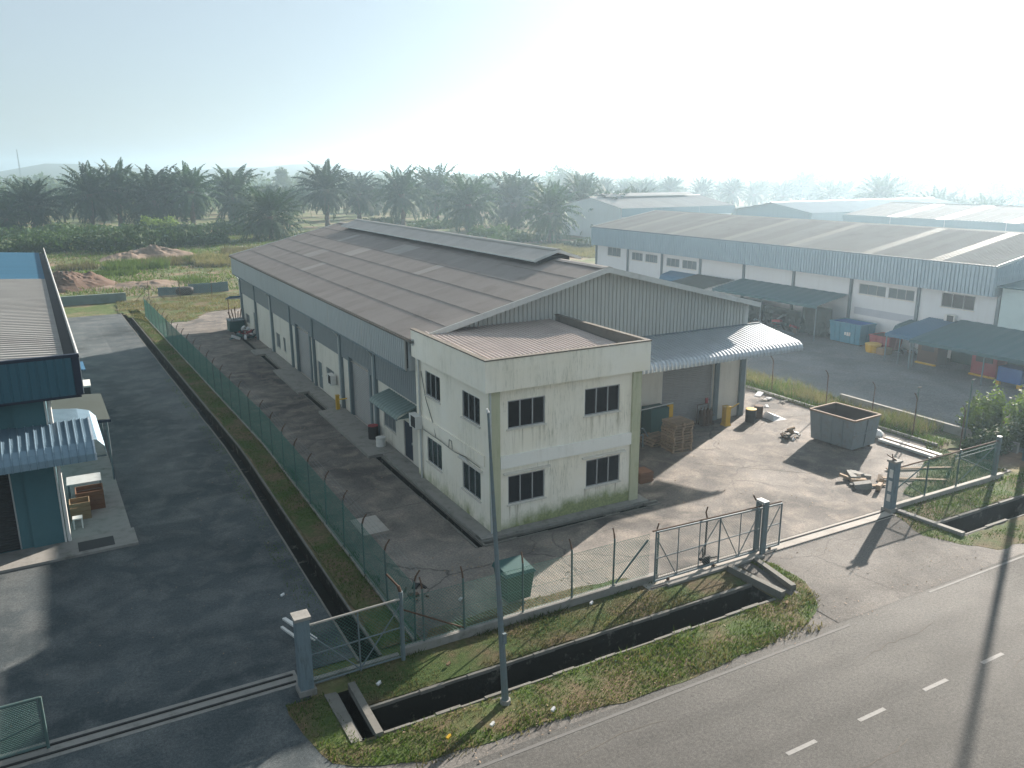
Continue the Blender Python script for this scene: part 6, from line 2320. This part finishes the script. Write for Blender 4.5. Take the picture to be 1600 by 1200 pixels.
def bush(x, y, w, d, h, label, mat=BUSHL, size=0.2, n=1500, name="bush", cat="bush", group=None):
    t = thing(name, label, cat, (x, y, 0), 0, group)
    ORG[t.name] = Vector((0, 0, 0))
    r = random.Random(label)
    lumps = []
    for i in range(7):
        f = r.uniform(0.38, 0.7)
        lumps.append((r.uniform(-0.5, 0.5) * w, r.uniform(-0.5, 0.5) * d, h * r.uniform(0.15, 0.5), w * f * 0.55, d * f * 0.55, h * r.uniform(0.38, 0.6)))
    link("foliage", leaf_cloud("bush_foliage", lumps, n, size, mat, abs(hash(label)) % 9999 if False else sum(map(ord, label))), t)
    m = MB()
    for i in range(4):
        a = r.uniform(0, 6.28)
        m.tube((0, 0, 0), (math.cos(a) * w * 0.25, math.sin(a) * d * 0.25, h * 0.6), 0.06, 0.02, n=5)
    m.build("stem", BARK, t)
    return t


THICK = [((10, 395), 14, 9, 3.0, "dense green thicket bush at the far left edge"), ((70, 385), 13, 9, 3.4, "broad thicket bush left of the dirt clearing"), ((130, 392), 12, 9, 4.2, "tall thicket bush above the pale dirt strip"),
         ((175, 392), 12, 9, 4.6, "highest mass of the roadside thicket"), ((225, 385), 11, 9, 4.0, "rounded thicket bush behind the earth heap"), ((275, 384), 10, 8, 3.4, "thicket bush right of the earth heap"),
         ((312, 381), 8, 6, 2.6, "low thicket bush at the right end of the hedge mass"), ((100, 370), 14, 8, 3.6, "thicket bush in front of the bare trunked palm"), ((30, 372), 14, 8, 3.0, "thicket bush below the leftmost palms"),
         ((350, 366), 12, 8, 3.2, "bush below the tallest left palm"), ((395, 364), 11, 8, 3.0, "bush left of the far roof corner"), ((252, 366), 6, 6, 5.0, "small bright tree in the thicket"),
         ((200, 368), 14, 8, 3.0, "bush between thicket and palm trunks"), ((300, 364), 12, 8, 2.8, "bush before the broad palm"), ((800, 378), 9, 6, 2.6, "hazy bush beside the nearest hazy palm"), ((770, 372), 8, 6, 3.0, "hazy bush left of the clearing"),
         ((915, 385), 7, 5, 1.6, "pale bush in the grassy clearing"), ((600, 352), 12, 8, 2.6, "bush below the palms over the vent's far half"), ((690, 356), 12, 8, 2.6, "bush below the palms over the vent's middle")]
for (px, py), w, d, h, lb in THICK:
    x, y = pix(px, py)
    bush(x, y, w, d, h, lb, HEDGEL if "bright" in lb else BUSHL, 0.42, 1500, group="thicket before the plantation")
# nearer weeds and tufts on the waste land
for (px, py), w, h, lb, mt in (((215, 417), 8, 1.6, "bright green grass clump before the earth heap", GRASSG), ((265, 411), 8, 1.3, "yellow green grass clump right of the first", GRASSY), ((360, 410), 10, 2.0, "tall grass patch left of the far roof corner", GRASSY), ((330, 408), 7, 1.4, "green grass patch beside the tall one", GRASSG), ((395, 395), 9, 1.6, "reedy grass patch behind the roof corner", GRASSY),
                           ((300, 440), 4, 0.8, "grass tuft above the blue panels", GRASSG), ((180, 428), 5, 0.8, "grass tuft behind the red earth mound", GRASSG), ((120, 420), 5, 1.4, "grass crest on the red earth mound", GRASSY), ((870, 390), 14, 0.8, "pale grass of the hazy clearing", GRASSY), ((930, 396), 10, 0.8, "pale grass beside the long warehouse's far end", GRASSY)):
    x, y = pix(px, py)
    blades("grass_clump", [(x - w / 2, y - w * 0.6), (x + w / 2, y - w * 0.6), (x + w * 0.6, y), (x + w / 2, y + w * 0.6), (x - w / 2, y + w * 0.6), (x - w * 0.6, y)], 26, (h * 0.5, h), mt, lb, z=0.0, w=0.07, bare=-0.8, lean=0.25)
land = [(-10, 104), (40, 104), (60, 150), (70, 200), (-30, 200)]
blades("grass", land, 2.6, (0.2, 0.6), GRASSY, "scattered dry grass over the waste land", z=-0.03, w=0.09, bare=-0.1, ns=0.12)
blades("grass", land, 6.0, (0.25, 0.7), GRASSG, "scattered green grass over the waste land", z=-0.03, w=0.09, bare=-0.15, ns=0.15)


def mound(x, y, rx, ry, h, label, mat, seed):
    from mathutils import noise as nz
    m = MB()
    rows = []
    n, k = 64, 26
    for i in range(k + 1):
        q = i / k
        rows.append([])
        for j in range(n + 1):
            a = 2 * math.pi * (j % n) / n
            ca, sa = math.cos(a), math.sin(a)
            e = 1 + 0.25 * nz.noise(Vector((ca * 1.3 + seed, sa * 1.3, 0)))
            px, py = x + rx * q * e * ca, y + ry * q * e * sa
            f = 0.7 * nz.noise(Vector((px * 0.35, py * 0.35, seed))) + 0.35 * nz.noise(Vector((px * 0.9, py * 0.9, seed))) + 0.2 * nz.noise(Vector((px * 2.3, py * 2.3, seed)))
            z = h * max(0, (1 - q ** 1.4)) * (1 + 0.55 * f) + 0.25 * f * (1 - q)
            rows[-1].append((px, py, z - 0.06))
    m.grid(rows)
    return tag(m.build("earth_mound", mat, None, False), label, "earth mound")


x, y = pix(120, 452)
mound(x - 1, y + 3, 6.0, 5, 2.1, "red earth mound behind the mossy wall at left", EARTH, 1)
x, y = pix(245, 404)
mound(x, y + 4, 6.5, 5, 1.9, "grey brown earth heap before the thicket", EARTHG, 2.2)
x, y = pix(205, 408)
mound(x, y + 4, 5, 4, 1.1, "lower shoulder of earth left of the heap", EARTHG, 3.7)
x, y = pix(230, 452)
mound(x, y + 4, 7, 4, 0.6, "low spoil bank behind the blue panels", EARTHG, 5.1)

# clipped shrubs at the right
for (x, y), w, d, h, lb, mt in (((42.6, 24.9), 2.6, 1.6, 2.2, "rounded bright green shrub left of the dark hedge", HEDGEL), ((45.0, 24.2), 2.6, 1.8, 2.7, "taller green shrub at the right edge", HEDGEL), ((41.6, 23.2), 2.8, 1.6, 1.7, "dark hedge bush behind the green fence", BUSHL),
                                ((44.2, 21.9), 3.4, 1.8, 1.9, "dark hedge mass at the right edge behind the fence post", BUSHL), ((39.9, 22.9), 1.6, 1.2, 1.1, "low dark bush at the end of the boundary kerb", BUSHL)):
    bush(x, y, w, d, h, lb, mt, 0.11, 3200, "shrub", "shrub")


def broad_tree(x, y, h, w, label, seed, group=None):
    t = thing("broadleaf_tree", label, "tree", (x, y, 0), 0, group)
    ORG[t.name] = Vector((0, 0, 0))
    r = random.Random(seed)
    lumps = []
    for i in range(16):
        a, q = r.uniform(0, 6.28), r.uniform(0.1, 0.5)
        z = h * r.uniform(0.45, 0.93)
        k = r.uniform(0.14, 0.26) * w
        sh = 1.0 - 0.7 * max(0, (z / h - 0.6) / 0.4)
        lumps.append((math.cos(a) * q * w * sh, math.sin(a) * q * w * sh, z, k, k, k * 0.75))
    link("crown", leaf_cloud("tree_crown", lumps, 2200, 0.5, TREEL, seed), t)
    m = MB()
    m.tube((0, 0, 0), (0, 0, h * 0.55), 0.45, 0.25, n=8)
    for l in lumps[:8]:
        m.tube((0, 0, h * r.uniform(0.3, 0.5)), l[:3], 0.16, 0.05, n=5)
    m.build("trunk", BARK, t)
    return t


for cx, dist, h, w, lb in ((1432, 350, 23, 20, "tall broadleaf tree standing highest in the right hand haze"), (1385, 350, 17, 22, "rounded hazy tree left of the tallest broadleaf"), (1470, 360, 17, 22, "hazy tree right of the tallest broadleaf"),
                           (1290, 380, 18, 24, "faint broad tree left of the large hazy palm"), (1550, 340, 15, 22, "hazy tree near the right edge"), (1600, 330, 16, 22, "hazy tree at the very right edge"), (880, 420, 17, 22, "faint tree in the haze behind the plantation's right half"),
                           (466, 480, 16, 12, "faint tall tree behind the nearest broad palm"), (505, 470, 13, 22, "faint tree left of the tall spreading palm")):
    x, y = at_dist(cx, dist)
    broad_tree(x, y, h, w, lb, int(cx))
# the distant wood that reads as one mass
Vs = []
rr = np.random.default_rng(5)
lum = []
for i in range(520):
    cx = rr.uniform(-250, 1850)
    dist = rr.uniform(430, 900)
    x, y = at_dist(cx, dist)
    h = rr.uniform(7, 13) + (dist - 430) * 0.004
    lum.append((x, y, h * 0.55, h * 0.75, h * 0.75, h * 0.5))
    lum.append((x + rr.uniform(-5, 5), y + rr.uniform(-5, 5), h * 0.35, h * 0.6, h * 0.6, h * 0.45))
o = link("distant_wood", leaf_cloud("distant_wood", lum, 60000, 1.5, TREEL, 77))
tag(o, "hazy distant woodland along the horizon", "woodland", kind='stuff')
# far low hills
m = MB()
rows = []
for j, (dist, zf) in enumerate(((1050, 0.0), (1250, 0.55), (1450, 1.0), (1800, 0.0))):
    rows.append([])
    for i in range(71):
        cx = -600 + i * 45
        x, y = at_dist(cx, dist)
        z = 18 + 7 * math.sin(i * 0.31 + 1) + 5 * math.sin(i * 0.83) + (9 if 6 < i < 18 else 0) + 2.5 * math.sin(i * 2.1)
        rows[-1].append((x, y, -1 + zf * max(6, z)))
m.grid(rows)
tag(m.build("hills", HILL, None, True), "low hills fading into the haze on the horizon", "hills", kind='structure')
# radio mast on the horizon
x, y = at_dist(82, 900)
t = thing("radio_mast", "thin lattice mast faint on the left horizon", "mast", (x, y, 0))
for dx, dy in ((-0.8, -0.5), (0.8, -0.5), (0, 0.9)):
    MB().tube((x + dx, y + dy, 0), (x + dx * 0.2, y + dy * 0.2, 36), 0.12, n=5).build("leg", STEEL, t)
m = MB()
for k in range(12):
    z = 3 * k
    s = 1 - 0.8 * z / 36
    m.tube((x - 0.8 * s, y - 0.5 * s, z), (x + 0.8 * s, y - 0.5 * s, z + 3), 0.07, n=4)
m.build("lattice", STEEL, t)

# ------------------------------------------------------------------ haze
hz = bpy.data.materials.new("haze")
hz.use_nodes = True
ht = hz.node_tree
ht.nodes.clear()
vo = ht.nodes.new("ShaderNodeVolumePrincipled")
vo.inputs["Color"].default_value = (0.66, 0.86, 1.0, 1)
vo.inputs["Density"].default_value = 0.0007
vo.inputs["Anisotropy"].default_value = 0.72
om = ht.nodes.new("ShaderNodeOutputMaterial")
ht.links.new(vo.outputs[0], om.inputs["Volume"])
m = MB()
m.box(-2600, 2600, -700, 2600, -3.0, 52.0)
o = m.build("haze", hz)
tag(o, "pale morning haze over the whole site", "haze", kind='stuff')
